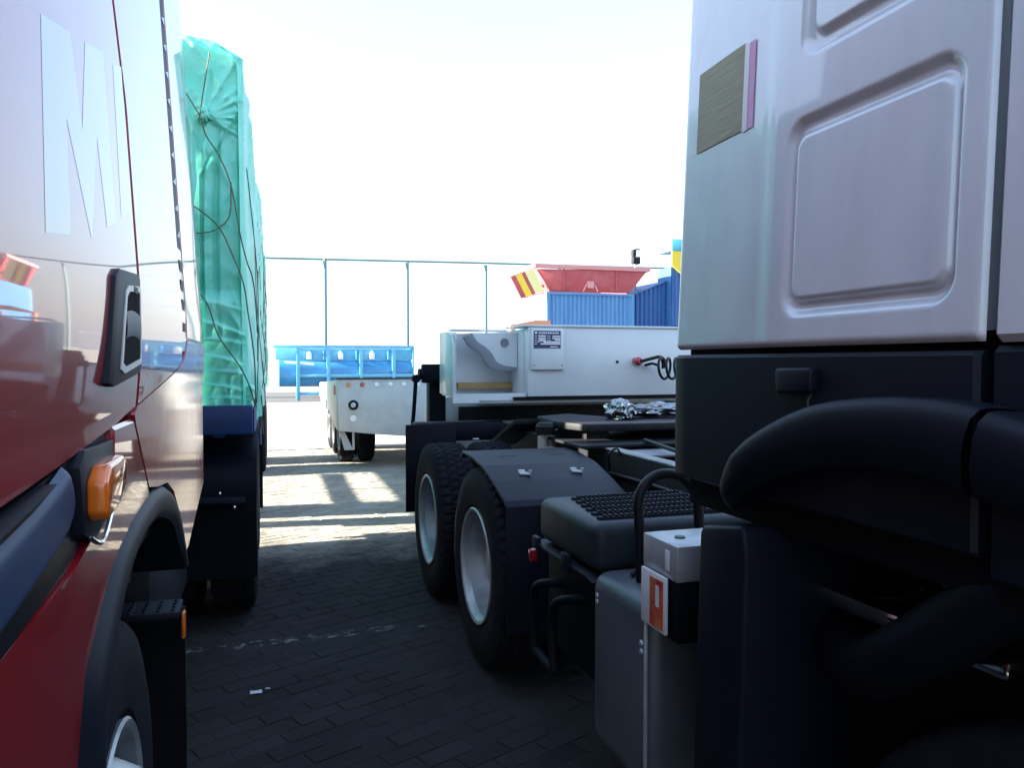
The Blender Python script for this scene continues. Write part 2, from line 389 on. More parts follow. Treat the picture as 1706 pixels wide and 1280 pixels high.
# ------------------------------------------------------------------ wheels (prototypes hold the mesh data)
def tyre_mesh(Rt=.53, W=.28, bead=.30, lugs=54, groove=.012):
    b = MB(); n = 216
    side_o = [(.035, bead), (.012, bead + .03), (.0, bead + .11), (.004, bead + .15), (.018, Rt - .022)]
    tread_x = [.03 + (W - .06) * k / 20 for k in range(21)]
    prof = [(x, r, None) for x, r in side_o] + [(x, Rt, (x - .03) / (W - .06)) for x in tread_x] + [(W - x, r, None) for x, r in reversed(side_o)]
    rings = []
    for x, r, u in prof:
        ring = []
        for k in range(n):
            th = 2 * math.pi * k / n; rr = r
            if u is not None:
                ph = k / n * lugs
                zig = .022 * (abs((ph * 1 % 1) - .5) * 2 - .5)
                g_ = 0
                for gu in (.22, .5, .78):
                    if abs(u - gu - zig) < .03: g_ = 1
                off = 0 if u < .22 else (.33 if u < .5 else (.66 if u < .78 else .1))
                if ((ph + off + (u * 1.2)) % 1) < .27: g_ = 1
                if u in (0.0, 1.0): rr = r - .004
                rr -= groove * g_ + .004 * (2 * u - 1) ** 2
            ring.append(b.bm.verts.new((x, rr * math.cos(th), rr * math.sin(th))))
        rings.append(ring)
    for A, B in zip(rings[:-1], rings[1:]):
        for k in range(n): b.bm.faces.new([A[k], A[(k + 1) % n], B[(k + 1) % n], B[k]])
    return b
def make_proto(name_t, tb, rimprof, nuts=None, rim_mat=None):
    t = tb.build(name_t, RUBBER, None, smooth=28)
    r = MB().lathe((0, 0, 0), 'x', rimprof, 48)
    if nuts:
        nr, nx, cnt = nuts
        for k in range(cnt):
            a = 2 * math.pi * k / cnt
            r.lathe((nx, nr * math.cos(a), nr * math.sin(a)), 'x', [(.02, .017), (-.022, .017), (-.03, .010), (-.03, 0)], 6)
    rm = r.build("rim", rim_mat or RIM, None, smooth=40)
    rm.parent = t
    return t
DUAL = make_proto("tyre", tyre_mesh(), [(.035, .303), (.012, .312), (.006, .306), (.012, .292), (.035, .286), (.05, .272), (.135, .268), (.155, .255), (.165, .17), (.15, .15), (.145, .142), (.115, .13), (.10, .11), (.095, 0)], (.205, .160, 10))
FRONT = make_proto("tyre", tyre_mesh(lugs=70, groove=.007), [(.035, .303), (.012, .312), (.006, .305), (.014, .29), (.05, .282), (.075, .262), (.05, .235), (-.02, .20), (-.035, .16), (-.035, .10), (-.07, .085), (-.075, 0)], (.155, -.035, 10))
SMALL = make_proto("tyre", tyre_mesh(Rt=.42, W=.24, bead=.22, lugs=44, groove=.008), [(.03, .223), (.01, .23), (.01, .21), (.09, .2), (.1, .1), (.03, .09), (.02, 0)])
for p in (DUAL, FRONT, SMALL):
    for o in [p] + list(p.children): o["_proto"] = 1
def wheel(proto, parent, x_out, y, R_, facing):
    """facing -1: outer face looks to -X, +1: to +X"""
    return place(proto, parent, (x_out, y, R_), 0 if facing < 0 else math.pi)

# panel made of rows (z, y0, y1) on a body side; xf gives the side surface, sgn the outward x direction
def side_panel(rows, xf, sgn, ny=24, edge=.008, thick=.03):
    b = MB(); G = []
    us = [0, .0001] + [k / ny for k in range(ny + 1)][1:-1] + [.9999, 1]
    zs = [r[0] for r in rows]
    for ri, (z, y0, y1) in enumerate(rows):
        row = []
        for k, u in enumerate(us):
            L = y1 - y0
            if k == 0: y = y0
            elif k == 1: y = y0 + min(edge, L * .3)
            elif k == len(us) - 1: y = y1
            elif k == len(us) - 2: y = y1 - min(edge, L * .3)
            else: y = y0 + edge + (L - 2 * edge) * u if L > 2 * edge else y0 + L * u
            x = xf(y, z)
            brd = 0
            if k in (0, len(us) - 1): brd = edge
            zz = z
            row.append((x - sgn * brd, y, zz))
        G.append(row)
    # top and bottom rounded rows
    def capped(row, dz): return [(x - sgn * edge, y, z + dz) for x, y, z in row]
    G = [capped(G[0], -edge)] + G + [capped(G[-1], edge)]
    V = [[b.bm.verts.new(p) for p in row] for row in G]
    for i in range(len(V) - 1):
        for j in range(len(V[0]) - 1):
            b.bm.faces.new([V[i][j], V[i][j + 1], V[i + 1][j + 1], V[i + 1][j]])
    # skirt back
    loop = V[0] + [r[-1] for r in V[1:]] + V[-1][-2::-1] + [r[0] for r in V[-2:0:-1]]
    back = [b.bm.verts.new(v.co + Vector((-sgn * thick, 0, 0))) for v in loop]
    for i in range(len(loop)):
        j = (i + 1) % len(loop)
        b.bm.faces.new([loop[i], loop[j], back[j], back[i]])
    return b
def zrange(a, b_, n): return [a + (b_ - a) * k / n for k in range(n + 1)]

# ================================================================== RED TRACTOR (left)
RT = thing("red_truck", "glossy red tractor truck with big white door letter and amber side lamp", "truck", (-1.45, 1.83, 0))
def xr(y, z, off=0.0):
    x = -.222
    if z > 1.75: x -= .056 * (z - 1.75)
    if z < 1.70: x -= .35 * min(1.70 - z, .16) ** 2
    x -= (.056 if y < 1.7 else .0) * ((y - 1.7) / 1.4) ** 2
    return x + off
SW = [(.0, 1.43), (.2, 1.44), (.767, 1.478), (.943, 1.492), (1.09, 1.504), (1.4, 1.53), (1.5, 1.541), (1.811, 1.57), (2.1, 1.597), (2.366, 1.628), (2.46, 1.69)]
BL = [(.0, 1.28), (.758, 1.33), (1.116, 1.358), (1.34, 1.407), (1.372, 1.451), (1.378, 1.528)]
AO = [(1.08, .62), (1.095, .9), (1.134, 1.094), (1.183, 1.21), (1.354, 1.31), (1.52, 1.345), (1.673, 1.358), (1.85, 1.36), (2.005, 1.345), (2.15, 1.30), (2.27, 1.229), (2.419, 1.054)]
AI = [(1.16, .62), (1.18, .9), (1.225, 1.06), (1.27, 1.155), (1.39, 1.245), (1.55, 1.29), (1.68, 1.297), (1.84, 1.29), (1.973, 1.265), (2.10, 1.23), (2.20, 1.18), (2.383, 1.04)]
def swinv(z): return lerp(SW, z, 1, 0)
def seam(z): return 1.575 if z < 2.1 else 1.575 - .32 * (z - 2.1)
rows = []
for z in [1.432, 1.445, 1.46, 1.478, 1.492, 1.504, 1.518, 1.53, 1.541, 1.549] + zrange(1.56, 3.25, 60):
    rows.append((z, -.25, min(seam(z), swinv(z)) if z < 1.549 else seam(z)))
door = side_panel(rows, xr, 1, 40).build("door", RED, RT)
rows = []
for z in [1.553, 1.565, 1.575, 1.59, 1.605, 1.618] + zrange(1.632, 3.25, 50):
    y0 = seam(z) + .010
    rows.append((z, y0, min(2.335, max(swinv(z) - .01, y0 + .02)) if z < 1.625 else 2.335))
side_panel(rows, xr, 1, 20).build("sleeper_panel", RED, RT)
rows = [(z, 2.452, 3.13) for z in zrange(1.70, 3.3, 40)]
side_panel(rows, lambda y, z: xr(y, z) - (.005 * ((y - 2.95) / .18) ** 2 if y > 2.95 else 0), 1, 20).build("fairing_or_sun_blocker", RED, RT)
# lower sleeper panel behind the wheel arch
rows = []
for z in [1.075, 1.10, 1.14, 1.18] + zrange(1.22, 1.34, 6) + [1.355] + zrange(1.375, 1.69, 20):
    y1 = 3.13 if z >= 1.18 else 2.42 + (3.13 - 2.42) * (z - 1.055) / .125
    if z < 1.345: y0 = lerp(list(reversed(AO[7:])), z, 1, 0) + .004
    elif z < 1.524: y0 = 1.562 + (1.524 - z) * 1.1 if z > 1.36 else 1.86
    else: y0 = max(1.562, swinv(z) + .012)
    rows.append((z, y0, y1))
side_panel(rows, xr, 1, 24, edge=.006).build("lower_side_panel", RED2, RT)
# front fender below the step trim, with the slanted red wedge beside the lamp
rows = []
for z in [.62, .75, .9, 1.0, 1.05] + zrange(1.094, 1.345, 12) + [1.36] + zrange(1.375, 1.52, 10):
    y0 = -.25 if z < 1.27 else lerp(BL, z, 1, 0)
    y1 = lerp(AO[:8], z, 1, 0) - .004 if z < 1.35 else 1.556 + (1.524 - z) * 1.1
    rows.append((z, y0, max(y1, y0 + .01)))
side_panel(rows, xr, 1, 20, edge=.006).build("front_fender", RED, RT)
# cab core, roof, glass, bumper
cs = MB(); cs.box(-2.66, -.275, -.25, 2.33, 1.2, 3.2, bev=.02); cs.box(-2.6, -.38, 2.33, 2.46, 1.0, 3.1); cs.box(-2.6, -.33, 1.2, 3.1, 1.38, 1.5)
cs.box(-2.66, -.28, -.25, 1.1, .5, 1.3)
cs.box(-2.62, -.36, .2, 3.1, 3.1, 3.5, bev=.12)
cs.box(-2.6, -.35, 2.3, 3.1, 1.45, 1.7)
cs.build("cab_shell", GLOSSB, RT)
gw = MB(); gw.prism([(.1, 2.42), (1.28, 2.42), (1.1, 3.0), (.25, 3.0)], 'x', -.30, -.268, bev=.004); gw.build("door_window", GLASS, door)
# step trim: black recess band plus the raised blue-grey blade
band = [(.0, 1.29), (.758, 1.335), (1.112, 1.362), (1.332, 1.41), (1.366, 1.452), (1.372, 1.522), (1.09, 1.498), (.943, 1.487), (.767, 1.472), (.0, 1.425)]
MB().prism(band, 'x', -.30, -.247).build("step_recess", GLOSSB, RT)
def blade_x(z): return -.236 + .02 * min(1, max(0, (z - 1.36) / .06))
bl = MB()
up = [(-.2, 1.402), (.766, 1.452), (.923, 1.470), (1.03, 1.488), (1.085, 1.500), (1.098, 1.478), (1.108, 1.448)]
lo = [(-.2, 1.285), (.761, 1.362), (.90, 1.379), (1.02, 1.397), (1.08, 1.41), (1.098, 1.424), (1.106, 1.43)]
U = [Vector((0, *p)) for p in up]; Lw = [Vector((0, *p)) for p in lo]
def bladefn(u, v):
    k = u * (len(U) - 1); i = min(int(k), len(U) - 2); t = k - i
    a = U[i].lerp(U[i + 1], t); c = Lw[i].lerp(Lw[i + 1], t); p = a.lerp(c, v)
    bul = min(1, min(v, 1 - v) * 9)
    fold = .010 * max(0, 1 - abs(v - .3) / .7)
    e = min(1, (1 - u) * 14)
    p.x = -.246 + (.010 * bul + .35 * fold) * (e ** .4 if e > 0 else 0)
    return p
bl.grid(bladefn, 36, 14); bl.build("step_trim", STEPP, RT, smooth=60)
# second dark slat above the blade
MB().prism([(.0, 1.415), (.767, 1.463), (.90, 1.476), (1.0, 1.491), (.943, 1.486), (.767, 1.470), (.0, 1.423)], 'x', -.247, -.228, bev=.001).build("upper_slat", BLACKP, RT)
# side marker lamp
lh = MB(); lh.prism([(1.125, 1.492), (1.16, 1.512), (1.355, 1.508), (1.36, 1.45), (1.33, 1.40), (1.21, 1.378), (1.15, 1.40)], 'x', -.26, -.2315, bev=.002); hs = lh.build("lamp_housing", NAVYP, RT)
lm = MB(); lm.prism([(1.165, 1.468), (1.2, 1.487), (1.30, 1.490), (1.325, 1.478), (1.32, 1.44), (1.26, 1.420), (1.18, 1.412), (1.165, 1.425)], 'x', -.235, -.207, bev=.007, seg=3)
lamp = lm.build("side_marker_lamp", AMBER, RT)
MB().tube(smoothline([(-.228, 1.165, 1.392), (-.226, 1.225, 1.374), (-.227, 1.29, 1.394), (-.228, 1.335, 1.425)], 5), .0035, 6).build("lamp_trim", CHROME, hs)
# wheel arch trim
aa = smoothline([(0, *p) for p in AO], 5); ab = smoothline([(0, *p) for p in AI], 5)
def archfn(u, v):
    k = u * (len(aa) - 1); i = min(int(k), len(aa) - 2); t = k - i
    p = aa[i].lerp(aa[i + 1], t).lerp(ab[i].lerp(ab[i + 1], t), min(v, .8) / .8)
    pr = [(-.250), (-.226), (-.219), (-.220), (-.230), (-.36)]
    kk = v * 5; j = min(int(kk), 4); p.x = pr[j] + (pr[j + 1] - pr[j]) * (kk - j)
    return p
arch = MB(); arch.grid(archfn, 66, 10); arch.build("wheel_arch_trim", NAVYP, RT, smooth=50)
# inner arch liner
li = MB()
def linfn(u, v):
    k = u * (len(ab) - 1); i = min(int(k), len(ab) - 2); t = k - i
    p = ab[i].lerp(ab[i + 1], t); p.x = -.30 - v * .8; p.z += .01; return p
li.grid(linfn, 40, 4); li.build("arch_liner", VOID, RT)
# door handle
bez = [(1.262, 1.598), (1.30, 1.592), (1.555, 1.610), (1.570, 1.622), (1.568, 1.778), (1.556, 1.788), (1.36, 1.777), (1.328, 1.762)]
MB().prism(bez, 'x', -.245, -.2195, bev=.002).build("handle_bezel", NAVYP, door)
ring_o = [(1.35, 1.618), (1.38, 1.611), (1.556, 1.627), (1.562, 1.64), (1.560, 1.758), (1.55, 1.766), (1.43, 1.757), (1.405, 1.745)]
cc = Vector((1.492, 1.69)); ring_i = [tuple(cc + (Vector(p) - cc) * .86) for p in ring_o]
rg = MB(); n_ = len(ring_o)
def rgv(p, x): return (x, p[0], p[1])
for i in range(n_):
    j = (i + 1) % n_
    rg.poly([rgv(ring_o[i], -.2175), rgv(ring_o[j], -.2175), rgv(ring_i[j], -.2175), rgv(ring_i[i], -.2175)])
    rg.poly([rgv(ring_o[i], -.2215), rgv(ring_o[j], -.2215), rgv(ring_o[j], -.2175), rgv(ring_o[i], -.2175)])
    rg.poly([rgv(ring_i[i], -.2175), rgv(ring_i[j], -.2175), rgv(ring_i[j], -.222), rgv(ring_i[i], -.222)])
bmesh.ops.remove_doubles(rg.bm, verts=rg.bm.verts, dist=1e-5)
hr = rg.build("handle_ring", ALUL, door, smooth=20)
MB().prism(ring_i, 'x', -.2205, -.2190).build("handle_pocket", VOID, door)
def grip(u, v):
    y = 1.405 + .148 * u; zc = 1.69 + .006 * math.sin(u * math.pi); a = v * math.pi * 2
    return (-.2190 + .0025 * math.cos(a), y, zc + .022 * math.sin(a))
gp = MB(); gp.grid(grip, 12, 14); gp.build("handle_grip", mat("handle_grey", (.05, .065, .09), .5), door, smooth=60)
def text_mesh(txt, size, M, m, parent, name="lettering", ext=.0006):
    cu = bpy.data.curves.new(name, 'FONT'); cu.body = txt; cu.size = size; cu.extrude = ext; cu.align_x = 'CENTER'; cu.align_y = 'CENTER'
    to = bpy.data.objects.new(name, cu); COL.objects.link(to)
    dg = bpy.context.evaluated_depsgraph_get(); me = bpy.data.meshes.new_from_object(to.evaluated_get(dg))
    bpy.data.objects.remove(to)
    ob = bpy.data.objects.new(name, me); COL.objects.link(ob); me.materials.clear(); me.materials.append(m)
    me.transform(Matrix.Translation(-(WO[parent.name])) @ M); ob.parent = parent; WO[ob.name] = WO[parent.name].copy()
    return ob
MX = Matrix(((0, 0, 1, 0), (1, 0, 0, 0), (0, 1, 0, 0), (0, 0, 0, 1)))   # text facing +X, reading towards +Y
text_mesh("MCSS", .016, Matrix.Translation((-.2170, 1.50, 1.7545)) @ MX, BLUED, door)
# large white door letter and the start of the next one
def decal(pts, name):
    b = bmesh.new(); vs_ = [b.verts.new((0, y, z)) for y, z in pts]; b.faces.new(vs_)
    bmesh.ops.triangulate(b, faces=b.faces); bmesh.ops.subdivide_edges(b, edges=b.edges, cuts=3, use_grid_fill=True)
    bmesh.ops.triangulate(b, faces=b.faces)
    for v in b.verts: v.co.x = xr(v.co.y, v.co.z) + .0003
    bmesh.ops.recalc_face_normals(b, faces=b.faces)
    m_ = MB(); m_.merge(b); return m_.build(name, WHITED, door, smooth=60)
decal([(1.051, 2.039), (1.184, 2.071), (1.21, 1.949), (1.269, 2.091), (1.397, 2.124), (1.396, 1.855), (1.325, 1.835), (1.3, 1.964), (1.217, 1.80), (1.13, 1.942), (1.107, 1.79), (1.002, 1.776)], "door_letter")
decal([(1.476, 2.133), (1.56, 2.16), (1.562, 1.90), (1.449, 1.872)], "door_letter")
# grab slot at the top and ventilation strip
MB().prism([(1.66, 2.36), (1.70, 2.36), (1.70, 3.0), (1.64, 3.0)], 'x', -.262, -.25, bev=.004).build("grab_rail", RED2, RT)
vsb = MB(); vsb.grid(lambda u, v: (xr(2.36, 1.95 + 1.3 * v) - .003, 2.334 + .12 * u, 1.95 + 1.3 * v), 4, 20); vsb.box(-.42, -.36, 2.335, 2.45, 1.6, 3.2); vstrip = vsb.build("vent_strip", NAVYP, RT)
lv = MB(); lv.grid(lambda u, v: (xr(2.36, 1.64 + .308 * v) - .002, 2.334 + .12 * u, 1.66 + .288 * v), 4, 8); lv.build("vent_panel", RED, RT)
for k in range(15):
    z = 1.98 + k * .075; x = xr(2.36, z)
    MB().prism([(2.365, z), (2.435, z + .004), (2.435, z + .026)], 'x', x - .006, x - .001).build("vent_slat", ALUL, vstrip, smooth=0)
for z, h_ in ((1.885, .03), (1.83, .03), (1.775, .03), (1.715, .025)):
    x = xr(2.36, z); MB().box(x - .006, x - .0012, 2.36, 2.43, z, z + h_).build("vent_slot", NAVYP, vstrip, smooth=0)
# wheels, mud flap, chassis
wheel(FRONT, RT, -.30, 1.83, .53, 1)
wheel(FRONT, RT, -2.60, 1.83, .53, -1)
for y in (5.5, 6.85):
    for x, f in ((-.07, 1), (-.40, 1), (-2.79, -1), (-2.46, -1)): wheel(DUAL, RT, x, y, .53, f)
mf = MB(); mf.box(-.62, -.305, 3.16, 3.19, .06, .70); mf.build("mud_flap", BLACKP, RT)
mb = MB(); mb.box(-.60, -.31, 3.0, 3.17, .70, .735, bev=.008)
for i in range(6):
    for j in range(4): mb.lathe((-.57 + i * .048, 3.02 + j * .038, .735), 'z', [(0, .009), (.006, .006), (.006, 0)], 6)
mb.build("step_plate", NAVYP, RT)
seqbox("side_reflector", AMBER, RT, -.312, -.298, 3.10, 3.15, .60, .70)
ch = MB()
for x in (-1.80, -1.02): ch.box(x - .04, x + .04, -.2, 7.7, .80, 1.08)
ch.box(-2.3, -.6, .2, 2.9, .45, 1.2); ch.box(-2.0, -.9, 5.1, 5.9, .42, .64); ch.box(-2.0, -.9, 6.45, 7.25, .42, .64)
ch.box(-2.66, -2.0, 2.42, 4.93, .25, 1.16, bev=.06); ch.box(-.95, -.42, 3.3, 4.6, .35, 1.0, bev=.1)  # first box: unseen tank, stretched to block sun under the frame
ch.box(-2.82, -2.70, 4.6, 7.3, 1.02, 1.2); ch.box(-2.84, -2.82, 4.86, 7.0, .25, 1.2)  # plates added on the unseen side to stop sun leaking into the aisle
ch.build("chassis", DARKFR, RT)
MB().box(-2.66, -2.62, 3.14, 4.87, 1.09, 3.35, bev=.01).build("fairing_or_sun_blocker", RED, RT)  # unseen sheet added on the far side to block sun behind the cab
MB().box(-2.55, -.42, 3.2, 3.9, 1.09, 3.1, bev=.04).build("sun_block_cabinet", NAVYP, RT)  # unseen cabinet added to close the sun gap behind the cab
# quarter mudguard in front of the first drive wheel and its bracket tube
qg = MB()
qp = [(4.90, .34), (4.895, .75), (4.91, .93), (4.98, 1.03), (5.10, 1.10), (5.30, 1.125), (5.45, 1.13)]
q = smoothline([(0, *p) for p in qp], 5)
def qgf(u, v):
    k = u * (len(q) - 1); i = min(int(k), len(q) - 2); p = q[i].lerp(q[i + 1], k - i); p.x = -.80 + v * .735
    return p
qg.grid(qgf, 24, 6)
bmesh.ops.solidify(qg.bm, geom=list(qg.bm.faces), thickness=.012)
qg.build("mudguard", NAVYP, RT)
MB().tube([(-.9, 4.86, .83), (-.13, 4.86, .80)], .032, 10).build("mudguard_bracket", BLACKP, RT)
for x, z in ((-.27, .86), (-.19, .775)): MB().lathe((x, 4.835, z), 'y', [(0, .014), (-.012, .012), (-.016, 0)], 8).build("bracket_bolt", CHROME, RT)
rg2 = MB(); rg2.box(-.45, -.045, 7.42, 7.45, .30, .88); rg2.build("mud_flap", BLACKP, RT)

# ================================================================== LEFT SEMI-TRAILER + TARPED LOAD
TL = thing("flatbed_trailer", "blue framed flatbed trailer carrying the green tarpaulin load behind the red truck", "trailer", (-.1, 4.95, 0))
fr = MB(); fr.box(-2.66, -.10, 4.95, 14.4, 1.24, 1.34); fr.build("bed", BLUEF, TL)
seqbox("front_beam", BLUEF, TL, -2.66, -.085, 4.88, 4.949, 1.20, 1.37)
sr = MB(); sr.box(-.1, -.075, 4.95, 14.4, 1.20, 1.345); sr.build("side_rail", BLUEF, TL)
sr = MB(); sr.box(-2.685, -2.661, 4.95, 14.4, 1.22, 1.345); sr.build("side_rail", BLUEF, TL)
cb = MB()
for x in (-1.85, -.95): cb.box(x - .06, x + .06, 5.2, 14.3, 1.0, 1.238)
cb.build("chassis_beam", BLUEF, TL)
for y in (12.3, 13.55):
    for x, f in ((-.085, 1), (-.42, 1), (-2.68, -1), (-2.35, -1)): wheel(DUAL, TL, x, y, .50, f)
for y in (12.3, 13.55): MB().tube([(-2.3, y, .5), (-.45, y, .5)], .07, 10).build("axle", DARKFR, TL)
seqbox("tool_box", BLUEF, TL, -.75, -.09, 7.95, 8.32, .42, 1.199)
for x in (-.30, -2.30):
    lg = MB(); lg.box(x - .07, x + .07, 8.68, 8.82, .18, 1.239); lg.box(x - .16, x + .16, 8.58, 8.92, .06, .18)
    lg.build("landing_leg", BLUEF, TL)
gr = MB(); gr.box(-2.62, -2.56, 9.43, 11.9, .97, 1.06, bev=.008); gr.build("side_guard", ALUL, TL)
for y in (9.5, 10.45, 11.8): MB().tube([(-2.59, y, 1.06), (-2.59, y, 1.238)], .018, 6).build("guard_post", ALUL, TL)
for y0_, y1_ in ((8.22, 8.50), (8.78, 9.42)): seqbox("battery_or_shade_box", BLUEF, TL, -2.66, -2.3, y0_, y1_, .4, 1.2)  # unseen boxes on the far side, sized to shade bands of the aisle
seqbox("number_light", ALUL, TL, -.08, -.07, 10.2, 10.9, 1.24, 1.31)

TP = thing("tarpaulin_load", "tall load wrapped in shiny green tarpaulin and roped down on the flatbed trailer", "tarpaulin", (-.1, 4.95, 1.345))
XR, XL, YF, YB, ZB, ZT = -.105, -2.65, 5.0, 14.4, 1.345, 3.60
def wr(y, z):
    """billow of the right side, in metres along x"""
    v = Vector((y * .9, z * .45, 0)); b_ = noise.noise(v) * .035 + noise.noise(v * 2.7 + Vector((3, 1, 0))) * .016
    b_ += .03 * (.5 - abs(noise.noise(Vector((y * 1.3 + z, z * 1.1, 3))))) ** 3 * 8 + .014 * (.5 - abs(noise.noise(Vector((y * 3 - z * 2, z * 2.5, 7))))) ** 3 * 8
    ph = (z * .9 + y * 1.4); b_ += .012 * math.sin(ph * 2.3) * noise.noise(Vector((y, z, 4)))
    b_ += .010 * abs(math.sin(y * 3.3 + noise.noise(Vector((z, y * .3, 9))) * 3)) 
    return b_
def tarp_side(u, v):
    y = YF + (YB - YF) * u; z = ZB - .10 + (ZT - ZB + .10) * v
    x = XR + wr(y, z) * min(1, (y - YF) / .5) - .004 - .018 * (z - ZB) / 2.2
    if v > .90: t = (v - .90) / .10; x -= .17 * t * t; z -= .045 * (1 - math.cos(t * 1.4)) * 1.2 
    if u < .006: x -= .03 * (1 - u / .006); y -= .01
    z += noise.noise(Vector((y * .6, 2, 2))) * .05 * v
    return (x, y, z)
ts = MB(); ts.grid(tarp_side, 240, 70); side = ts.build("side_cover", GREEN, TP, smooth=70)
KX, KZ = -.345, 3.08                                   # the gathered knot on the front
def crease(t, w_):
    """a single sharp cloth fold: steep on one side, soft on the other"""
    return math.exp(-max(t, 0) / w_) if t > 0 else math.exp(-(t / (w_ * .25)) ** 2)
FANS = [(1.45, .5), (1.12, .8), (.80, .6), (.55, 1.0), (.28, .7), (.02, 1.0), (-.22, .6), (-.42, .9)]
def tarp_front(u, v):
    x = XL + (XR - .02 - XL) * u; z = ZB - .03 + (ZT - ZB + .02) * v
    dx, dz = x - KX, z - KZ; r = math.hypot(dx, dz) + 1e-6; a = math.atan2(dz, dx)
    y = YF
    # folds running out from the gather towards the upper right corner
    if dx > -.02 or dz > .05:
        fade = min(1, r * 7) * math.exp(-r * 1.3)
        for fa, amp in FANS: y -= .030 * amp * fade * crease((a - fa) * r, .045)
    y -= .035 * math.exp(-(r / .07) ** 2)
    # flap edge: line from the right edge down to below the gather
    ln = (z - 2.80) - (x - KX) * 1.75
    if dx > -.03 and z < 3.25: y += .028 * sst_(-ln / .03)
    # overlapped vertical fold that hangs from the gather, fading into the skirt
    if z < KZ:
        fd_ = min(1, (KZ - z) * 6) * (1 if z > 2.15 else max(0, (z - 1.75) / .4))
        d = x - (KX + .015 + .018 * math.sin(z * 2.1))
        y += fd_ * (-.040 * crease(d, .035) + .020 * math.exp(-((d - .06) / .02) ** 2) - .022 * crease(d - .085, .05))
        y -= fd_ * .016 * crease(d + .075, .03)
        y += fd_ * .004 * math.sin(z * 55 + x * 9) * math.exp(-(d / .02) ** 2)
    if z < 2.06:                                          # bottom skirt with slack folds sagging to the right
        k_ = min(1, (2.06 - z) * 14); y -= .030 * k_
        for zc, sl, am in ((1.98, -.25, .7), (1.86, -.5, 1.0), (1.76, -.15, .8), (1.66, -.35, 1.0), (1.57, -.1, .7), (1.49, -.3, .9), (1.41, -.05, .6)):
            t = z - (zc + sl * (x - KX) * .6 + .018 * noise.noise(Vector((x * 5, zc, 1)))); y -= .020 * am * crease(-t, .035)
    y -= .020 * (.5 - abs(noise.noise(Vector((x * 5 + z * 1.5, z * 2.2, 3))))) ** 3 * 8 * .6 + .010 * (.5 - abs(noise.noise(Vector((x * 11 - z * 4, z * 5, 7))))) ** 3 * 8 * .6
    y += noise.noise(Vector((x * 2.2, z * 1.6, 5))) * .03 + noise.noise(Vector((x * 7, z * 5, 8))) * .007
    e = (XR - .02 - x)
    if e < .05: y += .04 * (1 - e / .05) ** 2
    if v > .95:
        t = (v - .95) / .05; y += .10 * t * t
        if e < .25: z -= .08 * t * (1 - e / .25) ** 2
    if e < .3: z -= .03 * max(0, v - .8) / .2 * (1 - e / .3)
    return (x, y, z)
def sst_(a_): a_ = min(1, max(0, a_)); return a_ * a_ * (3 - 2 * a_)
tf = MB(); tf.grid(tarp_front, 420, 260, flip=True); tf.build("front_cover", GREEN, TP, smooth=70)
def tarp_top(u, v):
    x = XL + (XR - .18 - XL) * u; y = YF + .10 + (YB - YF - .1) * v
    return (x, y, ZT - .05 + noise.noise(Vector((x * 2, y, 3))) * .04 + .03 * math.sin(u * 3.14))
tt = MB(); tt.grid(tarp_top, 24, 90); tt.build("top_cover", GREEN, TP, smooth=70)
bk = MB(); bk.box(XL + .01, XR - .12, YF + .2, YB - .01, ZB, ZT - .12); bk.build("load", VOID, TP)
# gathered knot
kn = MB()
for k in range(9):
    a = k / 9 * 6.283 + .3; r1 = .035 + .025 * random.random()
    kn.tube(smoothline([(KX + .01 * math.cos(a), YF - .065, KZ + .01 * math.sin(a)), (KX + .5 * r1 * math.cos(a), YF - .07, KZ + .5 * r1 * math.sin(a)), (KX + r1 * math.cos(a), YF - .03, KZ + r1 * math.sin(a))], 3), [.014, .015, .016, .014, .012, .010, .006], 6)
kn.build("gathered_knot", GREEN, TP, smooth=80)
def rope(pts, r=.0042, name="rope"):
    return MB().tube(smoothline(pts, 6), r, 5).build(name, ROPE, TP, smooth=60)
def fp(x, z, o=-.055): return (x, YF + o, z)
rope([fp(-.5, 3.30), fp(-.40, 3.13, -.09), fp(-.358, 3.053, -.11), fp(-.326, 2.951, -.08), fp(-.261, 2.85), fp(-.195, 2.678), fp(-.147, 2.396), fp(-.112, 2.24, -.02), (XR + .03, 5.15, 2.1), (XR + .04, 5.6, 1.75), (XR + .02, 6.1, 1.36)])
rope([fp(-.62, 2.68), fp(-.38, 2.525, -.085), fp(-.265, 2.425), fp(-.199, 2.286), fp(-.133, 2.109), fp(-.107, 1.93, -.03), (XR + .03, 5.08, 1.64), (XR + .03, 5.3, 1.36)])
rope([fp(-.6, 2.16), fp(-.359, 2.014, -.10), fp(-.271, 1.784, -.085), fp(-.155, 1.605, -.085), fp(-.10, 1.478, -.05), (XR + .03, 5.1, 1.36)])
rope([fp(-.195, 2.696), fp(-.204, 2.5), fp(-.265, 2.425), fp(-.332, 2.387, -.09), fp(-.5, 2.38)])
rope([fp(-.36, 3.06, -.09), fp(-.345, 3.2, -.055), fp(-.32, 3.36, -.05), fp(-.31, 3.46, -.01)], .004)
def sp(y, z, o=.014): return (XR + wr(y, z) + o - .018 * (z - ZB) / 2.2, y, z)
for k in range(5):
    y = 5.4 + k * 1.9
    rope([sp(y + random.uniform(-.1, .1), 3.2 if k else 2.9, -.01), sp(y, 2.7), sp(y + .05, 2.2), sp(y + random.uniform(-.1, .1), 1.7, .02), (XR + .035, y, 1.36)], .0035)
    rope([sp(y, 1.5, .02), sp(y + .25, 2.0), sp(y + .5, 2.5), sp(y + .66, 2.9)], .003)
    if k % 2: rope([sp(y, 2.9), sp(y + .4, 2.3), sp(y + .8, 1.7), (XR + .035, y + 1.0, 1.36)], .003)
